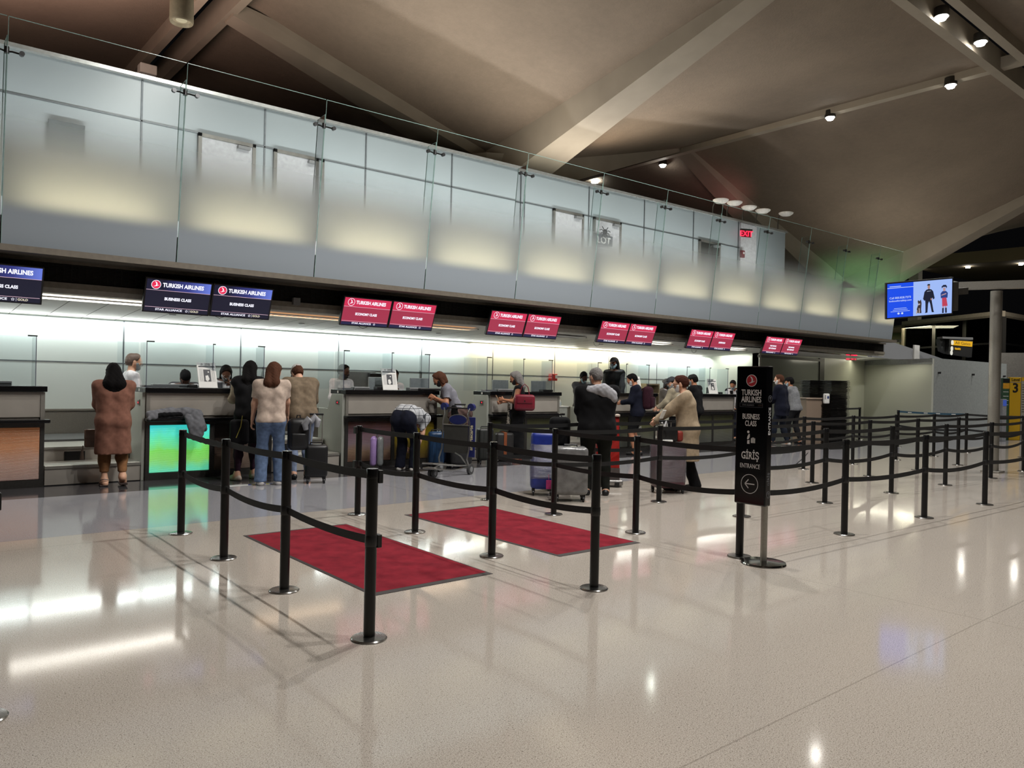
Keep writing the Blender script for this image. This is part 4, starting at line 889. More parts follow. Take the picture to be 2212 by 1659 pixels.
def person(pos, face, H, lab, skin='light', lean=0, side=0, twist=0, head=(0, 0, 0), hands=None, feet=None, top=None, over=None, bottom=None, shoes=None, hair=None, mask=None, cap=None, bw=1.0, belly=0, pel=None, curl=.5, glasses=False, name='person', seat=None, extra=None, palm=None):
    """pos: floor point under the pelvis; face: heading, 0 = towards the counters (+y), positive to the left. all local lengths in metres at 1.75 m height"""
    s = H / 1.75
    root = thing(name, lab, 'person', (pos[0], pos[1], 0 if len(pos) < 3 else pos[2]), R(face))
    pz = (.97 if seat is None else seat) * s
    pe = V3(0, 0, pz) if pel is None else Vector(pel)
    rt = V3(1, 0, 0); dz = lambda a, b=0: V3(math.sin(R(b)), math.sin(R(a)) * math.cos(R(b)), math.cos(R(a)) * math.cos(R(b)))
    d1 = dz(lean * .45, side * .5); d2 = dz(lean, side); d3 = dz(lean * 1.08, side)
    wa = pe + d1 * .15 * s; ch = wa + d2 * .22 * s; nb = ch + d3 * .165 * s
    Rz = Matrix.Rotation(R(twist), 3, d2); sr = Rz @ (rt - d2 * rt.dot(d2)).normalized(); fw = -sr.cross(d2).normalized() if (-sr.cross(d2)).dot(V3(0, 1, 0) if lean < 80 else V3(0, 0, -1)) > 0 else sr.cross(d2).normalized()
    fw2 = d2.cross(sr).normalized(); fw = fw2
    shw = .172 * bw * s
    SHL = nb - d3 * .045 * s - sr * shw; SHR = nb - d3 * .045 * s + sr * shw
    hy, hp, hr = head
    Hm = Matrix.Rotation(R(hy), 3, 'Z') @ Matrix.Rotation(R(-hp), 3, 'X') @ Matrix.Rotation(R(hr), 3, 'Y')
    hx, hf, hu = Hm @ V3(1, 0, 0), Hm @ V3(0, 1, 0), Hm @ V3(0, 0, 1)
    hc = nb + (d3 * .55 + hu * .45).normalized() * .075 * s + hu * .085 * s + hf * .02 * s
    def hp_(x, y, z): return hc + (hx * x + hf * y + hu * z) * s
    # limbs
    hands = hands or ((-.25, .05, .80), (.25, .05, .80)); HL, HR = [Vector(q) * s for q in hands]
    arm1, arm2 = .285 * s, .25 * s
    EL, HL = ik(SHL, HL, arm1, arm2, (-.5, -.6, -.6)); ER, HR = ik(SHR, HR, arm1, arm2, (.5, -.6, -.6))
    feet = feet or ((-.10, 0, 0), (.10, .0, 0)); FL, FR_ = [Vector((f[0], f[1], 0)) * s for f in feet]; fa = [f[2] for f in feet]
    hl, hr_ = pe + V3(-.088 * bw, 0, -.045) * s, pe + V3(.088 * bw, 0, -.045) * s
    lift = [(f[3] if len(f) > 3 else 0) * s for f in feet]
    AL, AR = FL + V3(0, 0, .085 * s + lift[0]), FR_ + V3(0, 0, .085 * s + lift[1])
    KL, AL = ik(hl, AL, .44 * s, .425 * s, (-.05, 1, .15)); KR, AR = ik(hr_, AR, .44 * s, .425 * s, (.05, 1, .15))
    T = Caps(); b_ = bw * s
    for q in (-1, 1):
        T.add(pe + sr * q * .075 * b_, wa + sr * q * .06 * b_ + fw * belly * s, .098 * b_, .092 * b_ + belly * .5)
        T.add(wa + sr * q * .06 * b_ + fw * belly * s, ch + sr * q * .078 * b_, .092 * b_ + belly * .5, .098 * b_)
        T.add(ch + sr * q * .078 * b_, nb - d3 * .06 * s + sr * q * .10 * b_, .098 * b_, .06 * b_)
        T.add(pe + sr * q * .075 * b_ - fw * .045 * b_ - d1 * .03 * s, pe + sr * q * .08 * b_ - d1 * .06 * s, .088 * b_)
    T.add(nb - d3 * .015 * s - sr * .05 * s, SHL + d3 * .0, .042 * s, .052 * s); T.add(nb - d3 * .015 * s + sr * .05 * s, SHR, .042 * s, .052 * s)
    N = Caps(); N.add(nb - d3 * .02 * s, hp_(0, -.02, -.06), .058 * s, .054 * s)
    UA = Caps(); UA.add(SHL, EL, .052 * b_, .040 * s); UA.add(SHR, ER, .052 * b_, .040 * s)
    FA = Caps(); FA.add(EL, HL, .040 * s, .026 * s); FA.add(ER, HR, .040 * s, .026 * s)
    LG = Caps()
    for hh, kk, aa in ((hl, KL, AL), (hr_, KR, AR)):
        LG.add(hh, kk, .086 * b_, .056 * s); LG.add(kk, kk.lerp(aa, .3), .054 * s, .056 * s); LG.add(kk.lerp(aa, .3), aa, .055 * s, .034 * s)
    FT = Caps(); fdir = []
    for f, aa, an, lf in ((FL, AL, fa[0], lift[0]), (FR_, AR, fa[1], lift[1])):
        fd = V3(-math.sin(R(an)), math.cos(R(an)), 0); fdir.append(fd)
        if lf: fd2 = (fd * .75 - V3(0, 0, .6)).normalized()
        else: fd2 = fd
        hz = aa - V3(0, 0, .05 * s)
        FT.add(aa, hz - fd2 * .04 * s, .034 * s, .030 * s); FT.add(hz - fd2 * .045 * s, hz + fd2 * .13 * s - V3(0, 0, .006 * s if not lf else 0), .031 * s, .026 * s); FT.add(aa + fd2 * .01 * s, hz + fd2 * .09 * s, .032 * s, .026 * s)
        FT.add(hz + fd2 * .06 * s, hz + fd2 * .155 * s, .034 * s, .024 * s)
    zf = [((0, 0, .004), (0, 0, -1))]
    # head
    HD = Caps()
    HD.add(hp_(0, -.028, .045), hp_(0, .022, .052), .080 * s, .076 * s, hx, 1.10); HD.add(hp_(0, .038, .012), hp_(0, .052, -.065), .060 * s, .040 * s, hx, 1.0)
    for q in (-1, 1):
        HD.add(hp_(q * .050, .004, -.028), hp_(q * .018, .066, -.082), .026 * s, .020 * s); HD.add(hp_(q * .079, -.004, .012), hp_(q * .076, -.006, -.022), .013 * s, .009 * s, hx, 1.6)
        HD.add(hp_(q * .014, .096, .030), hp_(q * .040, .083, .028), .010 * s, .009 * s); HD.add(hp_(q * .034, .080, -.012), hp_(q * .042, .066, -.02), .020 * s, .016 * s)
    HD.add(hp_(0, .100, .012), hp_(0, .116, -.020), .009 * s, .013 * s); HD.add(hp_(-.018, .092, -.050), hp_(.018, .092, -.050), .009 * s, .009 * s); HD.add(hp_(0, .076, -.086), hp_(0, .080, -.088), .016 * s)
    HD.add(hp_(0, -.01, -.04), nb + (hp_(0, -.02, -.06) - nb) * .2, .052 * s, .056 * s)
    sk = SKINS[skin]
    parts = [(T + N + UA + FA + LG + FT).mesh(.0155, zf), HD.mesh(.0075, k=.010)]
    pn = palm or ((.6, 0, 0), (-.6, 0, 0))
    for HH, EE, sd, pv in ((HL, EL, 1, pn[0]), (HR, ER, -1, pn[1])):
        dr = (HH - EE).normalized(); nv = Vector(pv); 
        if abs(nv.normalized().dot(dr)) > .9: nv = V3(0, .3, -1)
        # thumb towards the front / inside
        C = hand_caps(HH, dr, nv, 1, curl, s); la = dr.cross((nv - dr * nv.dot(dr)).normalized())
        if la.dot(V3(0, 1, .4)) < 0: C = hand_caps(HH, dr, nv, -1, curl, s)
        parts.append(C.mesh(.0045, k=.0035))
    body = net_obj('body', parts, sk, root)
    e = MB()
    for q in (-1, 1): e.lathe([(0, -.009), (.006, -.007), (.009, 0), (.006, .007), (0, .009)], hp_(q * .031, .090, .010), 8)
    e.build('eyes', EYE, root, smooth=True)
    # clothes
    dn = -d1
    if top:
        c, sleeve, hem, inf = top[:4]; k = Caps(); k.c = list(T.inflated(inf).c)
        if sleeve in ('long', 'short', 'rolled'): k.c += UA.inflated(inf * .9).c
        if sleeve in ('long', 'rolled'): k.c += FA.inflated(inf * .8).c
        cl = []
        if hem is not None:
            hz = pe - d1 * 0 + d1 * hem * s
            if hem < -.08:
                fl = top[4] if len(top) > 4 else .12
                for q in (-1, 1): k.add(pe + sr * q * .07 * b_, pe + V3(q * .075 * b_, -.0, hem * s - .03), .10 * b_ + inf, fl * b_)
            cl.append((np3(hz), np3(-d1) if lean < 60 and hem > -.08 else ((0, 0, -1) if lean < 60 else np3(-d1))))
        cl.append((np3(nb + d3 * .028 * s + fw * .0), np3((d3 * .9 + fw * .35).normalized())))
        M_ = k.mesh(.0145, cl, wob=.0035, wf=26)
        # trim sleeves
        def trim(V, Q, A, B, f, rad=.16):
            A_, B_ = np3(A), np3(B); d = B_ - A_; L2 = d @ d; c_ = V[Q].mean(1) - A_; t = c_ @ d / L2; r = np.linalg.norm(c_ - t[:, None] * d, axis=1)
            return Q[~((t > f) & (t < 1.6) & (r < rad * s))]
        V, Q = M_
        if sleeve == 'short':
            for A, B in ((SHL, EL), (SHR, ER)): Q = trim(V, Q, A, B, .68, .11)
        if sleeve == 'long':
            for A, B in ((EL, HL), (ER, HR)): Q = trim(V, Q, A, B, .97, .07)
        if sleeve == 'rolled':
            for A, B in ((EL, HL), (ER, HR)): Q = trim(V, Q, A, B, .55, .07)
        net_obj(top[5] if len(top) > 5 else 'shirt', [(V, Q)], c, root)
    if over:
        c, sleeve, hem, inf = over[:4]; k = Caps(); k.c = list(T.inflated(inf).c)
        if sleeve: k.c += UA.inflated(inf * .9).c
        if sleeve == 'long': k.c += FA.inflated(inf * .8).c
        if hem < -.08:
            fl = over[4]
            for q in (-1, 1): k.add(pe + sr * q * .07 * b_, pe + V3(q * .08 * b_, -.01, hem * s - .03), .10 * b_ + inf, fl * b_)
        cl = [(np3(pe + d1 * hem * s), (0, 0, -1)), (np3(nb + d3 * .03 * s), np3((d3 * .9 + fw * .5).normalized()))]
        gap = over[6] if len(over) > 6 else None
        cut = None
        if gap:   # open front
            a0, s0, f0 = np3(ch), np3(sr), np3(fw)
            cut = lambda X, Y, Z: np.minimum(gap * s - np.abs((X - a0[0]) * s0[0] + (Y - a0[1]) * s0[1] + (Z - a0[2]) * s0[2]), (X - a0[0]) * f0[0] + (Y - a0[1]) * f0[1] + (Z - a0[2]) * f0[2] - .0)
        net_obj(over[5] if len(over) > 5 else 'jacket', [k.mesh(.0145, cl, wob=.004, wf=22, cut=cut)], c, root)
    if bottom:
        c, kind, inf = bottom[:3]; k = Caps(); k.c = list(LG.inflated(inf).c); k.c += [q for q in T.inflated(inf * .8).c if True][:8]
        if kind in ('trousers', 'wide'):
            cl = [(np3(pe + d1 * .10 * s), np3(d1)), ((0, 0, .055 * s), (0, 0, -1))]
            if kind == 'wide':
                for kk, aa in ((KL, AL), (KR, AR)): k.add(kk, aa - V3(0, 0, .02), .075 * s, .088 * s)
            if len(bottom) > 3: cl[1] = ((0, 0, bottom[3] * s), (0, 0, -1))
        elif kind == 'shorts': cl = [(np3(pe + d1 * .10 * s), np3(d1)), (np3(KL + V3(0, 0, .03)), (0, 0, -1))]
        elif kind == 'skirt':
            k.add(pe + V3(-.05, 0, 0), V3(-.06, 0, .12) * s, .11 * b_, .13 * b_); k.add(pe + V3(.05, 0, 0), V3(.06, 0, .12) * s, .11 * b_, .13 * b_); cl = [(np3(pe + d1 * .10 * s), np3(d1)), ((0, 0, .10 * s), (0, 0, -1))]
        net_obj({'skirt': 'skirt', 'shorts': 'shorts'}.get(kind, 'trousers'), [k.mesh(.0145, cl, wob=.003, wf=30)], c, root)
    if shoes: net_obj('shoes', [FT.inflated(.009).mesh(.010, [((0, 0, .0), (0, 0, -1)), ((0, 0, (.115 * s + max(lift))), (0, 0, 1))], k=.012)], shoes, root)
    if hair:
        kind, c = hair[:2]; k = Caps(); inf = .012
        if kind in ('short', 'buzz'):
            e_ = .013 if kind == 'short' else .009
            k.add(hp_(0, -.030, .048), hp_(0, .020, .056), (.080 + e_) * s, (.076 + e_) * s, hx, 1.10); k.add(hp_(0, -.055, .0), hp_(0, -.045, -.035), (.058 + e_) * s, (.050 + e_) * s, hx, .95)
            cl = [(np3(hp_(0, .052, .052)), np3((hf * .9 - hu * .44).normalized())), (np3(hp_(0, 0, -.055)), np3(-hu))]
        else:
            ln = hair[2] if len(hair) > 2 else .25; wd = hair[3] if len(hair) > 3 else .075
            k.add(hp_(0, -.030, .052), hp_(0, .024, .060), .094 * s, .088 * s, hx, 1.06)
            for q in (-1, 1): k.add(hp_(q * .062, -.02, .02), hp_(q * .070, -.01, -.09), .038 * s, .034 * s)
            a = hp_(0, -.062, .0); bk = (-fw)
            b = nb + bk * .085 * s - d3 * .02 * s
            if kind == 'pony':
                b = hp_(0, -.12, -.06); k.add(hp_(0, -.10, .03), b, .034 * s, .038 * s); k.add(b, b + (bk * .02 - d2 * ln) * s, .040 * s, .022 * s)
            elif kind == 'bun': k.add(hp_(0, -.12, .04), hp_(0, -.125, .045), .045 * s)
            elif kind == 'bob': k.add(a, hp_(0, -.06, -.08), .080 * s, .066 * s, hx, .95)
            else:
                for q in (-1, 1):
                    k.add(a + hx * q * .03 * s, b + sr * q * .05 * s, .066 * s, wd * s * .9); e_ = b - d2 * ln * s + bk * .02 * s
                    k.add(b + sr * q * .05 * s, e_ + sr * q * .035 * s, wd * s * .85, wd * .45 * s, fw, 1.5)
            cl = [(np3(hp_(0, .066, .066)), np3((hf * .94 - hu * .34).normalized()))]
            def cut(X, Y, Z, c0=np3(hc), f0=np3(hf), u0=np3(hu), x0=np3(hx)):   # opening for the face
                dx, dy, dz_ = X - c0[0], Y - c0[1], Z - c0[2]; f = dx * f0[0] + dy * f0[1] + dz_ * f0[2]; u = dx * u0[0] + dy * u0[1] + dz_ * u0[2]; x = dx * x0[0] + dy * x0[1] + dz_ * x0[2]
                return np.minimum(np.minimum(f - .02 * s, .055 * s - u), .066 * s - np.abs(x))
        V, Q = k.mesh(.0075 if kind in ('short', 'buzz') else .009, cl, k=.012, wob=.0022, wf=95, cut=cut if kind not in ('short', 'buzz') else None)
        net_obj('hair', [(V, Q)], c, root)
    if mask:
        k = Caps(); k.add(hp_(0, .040, .0), hp_(0, .056, -.07), .066 * s, .048 * s); k.add(hp_(0, .100, .0), hp_(0, .118, -.026), .014 * s, .020 * s)
        for q in (-1, 1): k.add(hp_(q * .045, .03, -.03), hp_(q * .020, .068, -.082), .034 * s, .028 * s); k.add(hp_(q * .05, .05, -.012), hp_(q * .083, -.002, .0), .006 * s, .003 * s)
        cl = [(np3(hp_(0, .03, -.002)), np3((hu * .95 + hf * .1).normalized())), (np3(hp_(0, .028, 0)), np3(-hf))]
        net_obj('face_mask', [k.mesh(.007, cl, k=.008)], mask, root)
    if cap:
        c, back = cap[:2]; k = Caps(); sg = -1 if back else 1
        k.add(hp_(0, -.030, .056), hp_(0, .024, .060), .093 * s, .089 * s, hx, 1.06)
        V1 = k.mesh(.008, [(np3(hp_(0, .0, .052)), np3((-hu + hf * .12 * 0).normalized()))], k=.01)
        k = Caps()
        for q in (-.045, 0, .045): k.add(hp_(q, sg * .06, .060), hp_(q * .8, sg * (.165 - abs(q) * .5), .046), .022 * s, .020 * s, hu, 3.0)
        net_obj('cap', [V1, k.mesh(.006, k=.008)], c, root)
    if glasses:
        mb = MB()
        for q in (-1, 1): mb.tube([hp_(q * .034 + .022 * math.cos(t), .108, .008 + .018 * math.sin(t)) for t in [i * math.pi / 5 for i in range(10)]], .0022, 5, closed=True); mb.tube([hp_(q * .056, .106, .01), hp_(q * .082, .0, .012)], .002, 5)
        mb.tube([hp_(-.012, .11, .01), hp_(.012, .11, .01)], .002, 5); mb.build('glasses', glasses, root)
    info = dict(root=root, nb=nb, sr=sr, fw=fw, hl=HL, hr=HR, pe=pe, s=s, SHL=SHL, SHR=SHR, EL=EL, ER=ER, hp=hp_, d2=d2, wa=wa, ch=ch, hc=hc)
    return info
def W(i, p): # local point to world
    r = i['root']; return Matrix.Translation(r.location) @ Matrix.Rotation(r.rotation_euler.z, 4, 'Z') @ Vector(p)

F_ = fabric
def plaid():
    t = NT('plaid_cloth'); P, X = t.pos(); l = None
    for ax, sc_, of in ((0, 8.5, 0), (1, 8.5, .3), (2, 8.5, .1)):
        fr = t.math('FRACT', t.math('ADD', t.math('MULTIPLY', X[ax], sc_), of)); q = t.math('LESS_THAN', fr, .085 if ax != 1 else .085); l = q if l is None else t.math('MAXIMUM', l, q)
    c = t.mix(l, lin('#a9abae'), lin('#2e3036')); t.l.new(c, t.b.inputs['Base Color']); t.b.inputs['Roughness'].default_value = .9; return t.m
BLK = F_('cloth_black', '#0c0c0e'); JEAN = F_('denim', '#5d6f8c', 400, .22); WSH = mat('shoe_white', '#c9c5c0', .6); WSH2 = mat('shoe_cream', '#b9a99a', .6); BSH = mat('shoe_black', '#121213', .5)
WSHIRT = F_('shirt_white', '#cfcdd0'); KHAKI = F_('jacket_khaki', '#6f6150'); BRN = F_('knit_brown', '#7a5446', 180); TEE = F_('tee_beige', '#b7a597'); GREYF = F_('sweater_grey', '#4c4d50'); NAVY = F_('cloth_navy', '#0f1220'); CARD = F_('knit_beige', '#9c8b74', 180)
H_BLK = mat('hair_black', '#0c0a0a', .85, 0, noise=120, var=.3, spec=.12); H_BRN = mat('hair_brown', '#4a2f22', .85, 0, noise=120, var=.3, spec=.12); H_GRY = mat('hair_grey', '#6d6a68', .85, 0, noise=120, var=.35, spec=.12); H_RED = mat('hair_reddish', '#3a1e17', .85, 0, noise=120, var=.3, spec=.12); H_DK = mat('hair_dark', '#1d1512', .85, 0, noise=120, var=.3, spec=.12)
MK_B = mat('mask_black', '#131314', .7); MK_W = mat('mask_white', '#c8ccce', .7); MK_L = mat('mask_blue', '#8fa8b3', .7); MK_G = mat('mask_grey', '#7f878b', .7)
PPL = {}
# --- travellers
PPL['brown'] = person((2.56, 11.50), -8, 1.63, 'person in long brown cardigan with long black hair, back turned, at left', 'light', lean=4, head=(8, 18, 0), hands=((-.14, .30, 1.02), (.16, .30, 1.02)), feet=((-.10, .02, 8), (.13, -.05, -12, .06)), top=(BRN, 'long', -.50, .032, .145, 'cardigan'), bottom=(F_('trousers_tan', '#7b5638'), 'trousers', .018, .20), shoes=None, hair=('long', H_BLK, .34, .115), bw=1.12)
PPL['cream'] = person((4.32, 11.22), -12, 1.74, 'person in cream sweater and black vest with long dark hair at counter', 'light', lean=12, head=(-30, 30, 0), hands=((-.10, .42, 1.18), (.16, .42, 1.18)), feet=((-.16, -.06, 20), (.10, .12, 0)), top=(F_('sweater_cream', '#a99c86'), 'long', -.06, .022, .12, 'sweater'), over=(BLK, None, -.42, .036, .13, 'vest'), bottom=(F_('leggings_plum', '#2c1826'), 'trousers', .006, .10), shoes=WSH2, hair=('long', H_BLK, .12, .07), bw=.95)
PPL['jeans'] = person((4.37, 10.52), -22, 1.70, 'person in beige short-sleeved top and blue jeans with shoulder-length brown hair', 'light', lean=3, head=(-32, 22, 0), hands=((-.27, .10, .88), (.24, .30, .98)), feet=((-.13, .0, 8), (.14, .03, -25)), top=(TEE, 'short', -.06, .020, .12, 'top'), bottom=(JEAN, 'wide', .016, .05), shoes=WSH, hair=('long', H_BRN, .03, .07), bw=1.08)
PPL['khaki'] = person((5.05, 11.0), -12, 1.76, 'person in khaki jacket and pale cap bending over the counter', 'light', lean=24, head=(8, 42, 0), hands=((-.12, .52, 1.18), (.14, .52, 1.18)), feet=((-.12, -.05, 5), (.12, .08, -8)), top=(KHAKI, 'long', -.09, .036, .13, 'jacket'), bottom=(F_('jeans_pale', '#76829a', 400, .2), 'trousers', .014), shoes=BSH, hair=('short', H_BRN), cap=(F_('cap_pale', '#a8a6a2'), False), mask=MK_W, bw=1.12, glasses=BPLAS)
PPL['plaid'] = person((6.90, 11.02), -60, 1.66, 'person in white plaid shirt and dark trousers bent right over by the suitcases', 'light', lean=104, head=(0, 100, 0), hands=((-.08, .22, .36), (.12, .26, .34)), feet=((-.12, .06, 5), (.13, .10, -5)), top=(plaid(), 'long', .06, .024, .12, 'shirt'), bottom=(NAVY, 'wide', .014), shoes=WSH, hair=('short', H_DK), bw=1.24, pel=(0, -.06, .88))
PPL['polo'] = person((8.28, 11.50), 60, 1.72, 'person in grey short-sleeved shirt leaning on the counter with one elbow up', 'tan', lean=27, head=(2, 34, 0), hands=((-.14, .40, 1.24), (.04, .42, 1.22)), feet=((-.11, -.12, 0), (.11, -.05, -8)), top=(F_('polo_grey', '#77777f'), 'short', -.14, .024, .115, 'polo_shirt'), bottom=(NAVY, 'wide', .014), shoes=BSH, hair=('bob', H_BRN), mask=MK_B, bw=.98)
PPL['grayhair'] = person((9.72, 11.42), 52, 1.70, 'person with long grey hair in sleeveless black dress looking at a phone', 'tan', lean=0, head=(2, 20, 0), hands=((-.08, .30, 1.22), (.02, .33, 1.17)), feet=((-.10, 0, 0), (.10, .03, -8)), top=(BLK, 'none', -.20, .016, .12, 'dress_top'), bottom=(BLK, 'skirt', .02), shoes=mat('sandal_red', '#6b2b22', .5), hair=('long', H_GRY, .16, .06), mask=MK_B, bw=1.0, curl=.8)
PPL['hoodie'] = person((7.70, 7.36), -34, 1.71, 'person in black jacket with pale grey hood, short grey hair, back turned', 'light', lean=3, head=(22, 14, 0), hands=((-.17, .30, 1.03), (.12, .30, 1.03)), feet=((-.14, .02, 10), (.14, .0, -15)), top=(BLK, 'long', -.13, .042, .155, 'jacket'), bottom=(F_('trousers_olive_black', '#161814'), 'trousers', .022), shoes=BSH, hair=('buzz', H_GRY), mask=MK_G, bw=1.24, belly=.02)
PPL['beige'] = person((9.20, 6.98), 34, 1.64, 'person in long beige cardigan and white face mask pushing a wrapped suitcase', 'light', lean=8, head=(-4, 10, 0), hands=((-.16, .52, 1.02), (.10, .54, 1.02)), feet=((-.10, .16, 0), (.11, -.14, -8)), top=(F_('blouse_white', '#b9bec2'), 'long', -.1, .016, .12, 'blouse'), over=(CARD, 'long', -.50, .044, .165, 'cardigan', .07), bottom=(BLK, 'wide', .014), shoes=BSH, hair=('short', H_RED), mask=MK_W, bw=1.12, glasses=BPLAS)
PPL['backpack'] = person((12.88, 11.12), 34, 1.74, 'person in dark navy hoodie and shorts with maroon backpack looking at a phone', 'tan', lean=6, head=(4, 26, 0), hands=((-.10, .34, 1.14), (.10, .34, 1.14)), feet=((-.10, .03, 0), (.10, -.04, 0)), top=(NAVY, 'long', -.12, .032, .13, 'hoodie'), bottom=(BLK, 'shorts', .028), shoes=BSH, hair=('short', H_BLK), mask=MK_W, bw=1.02)
PPL['suit'] = person((18.75, 11.15), 8, 1.84, 'person in dark suit jacket and white face mask standing right of the entrance sign', 'light', lean=6, head=(20, 4, 0), hands=((-.15, .35, 1.08), (.18, .35, 1.08)), feet=((-.12, .16, 0), (.13, -.12, -10)), top=(WSHIRT, 'long', -.05, .012, .12, 'shirt'), over=(NAVY, 'long', -.22, .034, .13, 'suit_jacket'), bottom=(F_('trousers_dark_blue', '#161b26'), 'trousers', .018), shoes=mat('shoe_pale_sole', '#a8a49e', .5), hair=('short', H_BRN), mask=MK_W, bw=1.08)
PPL['grayshirt'] = person((19.75, 11.35), 8, 1.80, 'person in grey long-sleeved shirt and black cap leaning on the far desk', 'tan', lean=14, head=(20, 8, 0), hands=((-.18, .50, 1.16), (.16, .48, 1.14)), feet=((-.12, .1, 0), (.13, -.12, -10)), top=(F_('shirt_mid_grey', '#77797c'), 'long', -.08, .034, .13, 'shirt'), bottom=(F_('trousers_charcoal', '#1b1c1f'), 'trousers', .014), shoes=BSH, hair=('short', H_BLK), cap=(BLK, False), mask=MK_L, bw=1.08)
# --- airline staff behind the counters
PPL['white'] = person((3.13, 12.99), -95, 1.80, 'person in white shirt with shaved hair, side on, behind the brown cardigan', 'light', head=(0, 6, 0), hands=((-.2, .28, 1.05), (.2, .28, 1.05)), feet=((-.10, .05, 0), (.12, -.1, 0)), top=(WSHIRT, 'long', -.06, .024, .12, 'shirt'), bottom=(NAVY, 'trousers', .014), shoes=BSH, hair=('buzz', mat('hair_shaved', '#5b4a41', .6)), mask=MK_G, bw=1.04)
PPL['cap'] = person((3.86, 12.78), 170, 1.60, 'person in backwards black cap with head bowed, behind the green-lit counter', 'dark', lean=4, head=(0, 46, 0), hands=((-.15, .32, 1.0), (.15, .32, 1.0)), top=(WSHIRT, 'long', -.05, .02, .12, 'shirt'), over=(GREYF, 'long', -.10, .034, .13, 'jacket', .06), bottom=(NAVY, 'trousers', .014), shoes=BSH, hair=('short', H_BLK), cap=(BLK, True), mask=MK_B, bw=1.0)
PPL['glasses'] = person((4.52, 12.80), 165, 1.68, 'person with glasses and dark hair, hand at face, right of the white notice', 'brown', lean=4, head=(0, 34, 0), hands=((-.05, .16, 1.44), (.2, .3, 1.05)), top=(WSHIRT, 'long', -.05, .018, .12, 'shirt'), over=(GREYF, 'long', -.10, .032, .13, 'jacket', .05), bottom=(NAVY, 'trousers', .014), shoes=BSH, hair=('bun', H_BLK), mask=MK_G, bw=.96, glasses=WHITE)
PPL['wm'] = person((6.66, 12.85), -168, 1.74, 'person in white shirt and black mask standing left of the counter screen, third counter', 'dark', head=(12, 12, 0), hands=((-.10, .30, 1.05), (.30, .18, .98)), top=(WSHIRT, 'long', -.05, .024, .12, 'shirt'), bottom=(NAVY, 'trousers', .014), shoes=BSH, hair=('short', H_BLK), mask=MK_B, bw=1.0)
PPL['bm'] = person((7.74, 12.85), 175, 1.68, 'person in black headscarf and black mask behind the third counter', 'dark', head=(0, 14, 0), hands=((-.2, .3, 1.05), (.1, .2, 1.35)), top=(WSHIRT, 'long', -.05, .022, .12, 'shirt'), bottom=(NAVY, 'trousers', .014), shoes=BSH, hair=('long', H_BLK, .05, .07), mask=MK_B, bw=.95)
PPL['grsweater'] = person((13.1, 13.05), 170, 1.79, 'person in dark grey sweater and light blue mask looking down behind the fourth gap', 'dark', head=(-10, 32, 0), hands=((-.16, .3, 1.0), (.16, .3, 1.0)), top=(GREYF, 'long', -.06, .03, .12, 'sweater'), bottom=(NAVY, 'trousers', .014), shoes=BSH, hair=('short', H_BLK), mask=MK_L, bw=1.04)
PPL['tall'] = person((14.0, 12.85, .18), 110, 1.95, 'tallest person, in black vest and cap behind the red kiosk, seen through the acrylic', 'brown', head=(0, 0, 0), hands=((-.26, .12, .86), (.26, .12, .86)), top=(GREYF, 'long', -.05, .02, .12, 'shirt'), over=(BLK, None, -.2, .036, .13, 'vest'), bottom=(NAVY, 'trousers', .014), shoes=BSH, hair=('long', H_BLK, .08, .06), cap=(BLK, False), mask=MK_L, bw=1.0)
PPL['hijab'] = person((15.95, 12.85), -160, 1.66, 'person in grey jacket and dark grey head covering left of the beige cardigan', 'dark', lean=2, head=(-20, 14, 0), hands=((-.16, .34, 1.0), (.16, .34, 1.0)), top=(WSHIRT, 'long', -.05, .018, .12, 'shirt'), over=(F_('jacket_ash', '#57524f'), 'long', -.12, .032, .13, 'jacket', .04), bottom=(NAVY, 'trousers', .014), shoes=BSH, hair=('bun', mat('head_cover_grey', '#3a3a3d', .8)), mask=MK_B, bw=1.0)
PPL['capm'] = person((14.05, 11.0), 25, 1.69, 'person in dark grey flat cap and pale jacket left of the beige cardigan', 'light', lean=6, head=(50, 22, 0), hands=((-.25, .36, 1.06), (.05, .36, 1.06)), top=(F_('jacket_sand', '#8f8672'), 'long', -.1, .034, .13, 'jacket'), bottom=(BLK, 'trousers', .014), shoes=BSH, hair=('short', H_DK), cap=(F_('cap_grey', '#34363a'), False), mask=MK_G, bw=1.04)
PPL['dark'] = person((15.13, 11.25), 10, 1.76, 'person in dark clothes and dark cap, mostly hidden behind the beige cardigan', 'tan', lean=4, head=(10, 14, 0), hands=((-.2, .36, 1.06), (.2, .36, 1.06)), top=(BLK, 'long', -.1, .034, .13, 'jacket'), bottom=(BLK, 'trousers', .014), shoes=BSH, hair=('short', H_BLK), cap=(F_('cap_charcoal', '#1d1f20'), False), mask=MK_G, bw=1.0)
PPL['vest'] = person((18.83, 12.75), 150, 1.70, 'person in black vest over white shirt with pale mask, left of the entrance sign', 'tan', lean=8, head=(-40, 30, 0), hands=((-.16, .34, 1.02), (.16, .34, 1.02)), top=(WSHIRT, 'long', -.05, .018, .12, 'shirt'), over=(BLK, None, -.1, .03, .13, 'vest', .05), bottom=(NAVY, 'trousers', .014), shoes=BSH, hair=('short', H_BLK), mask=MK_L, bw=1.0)
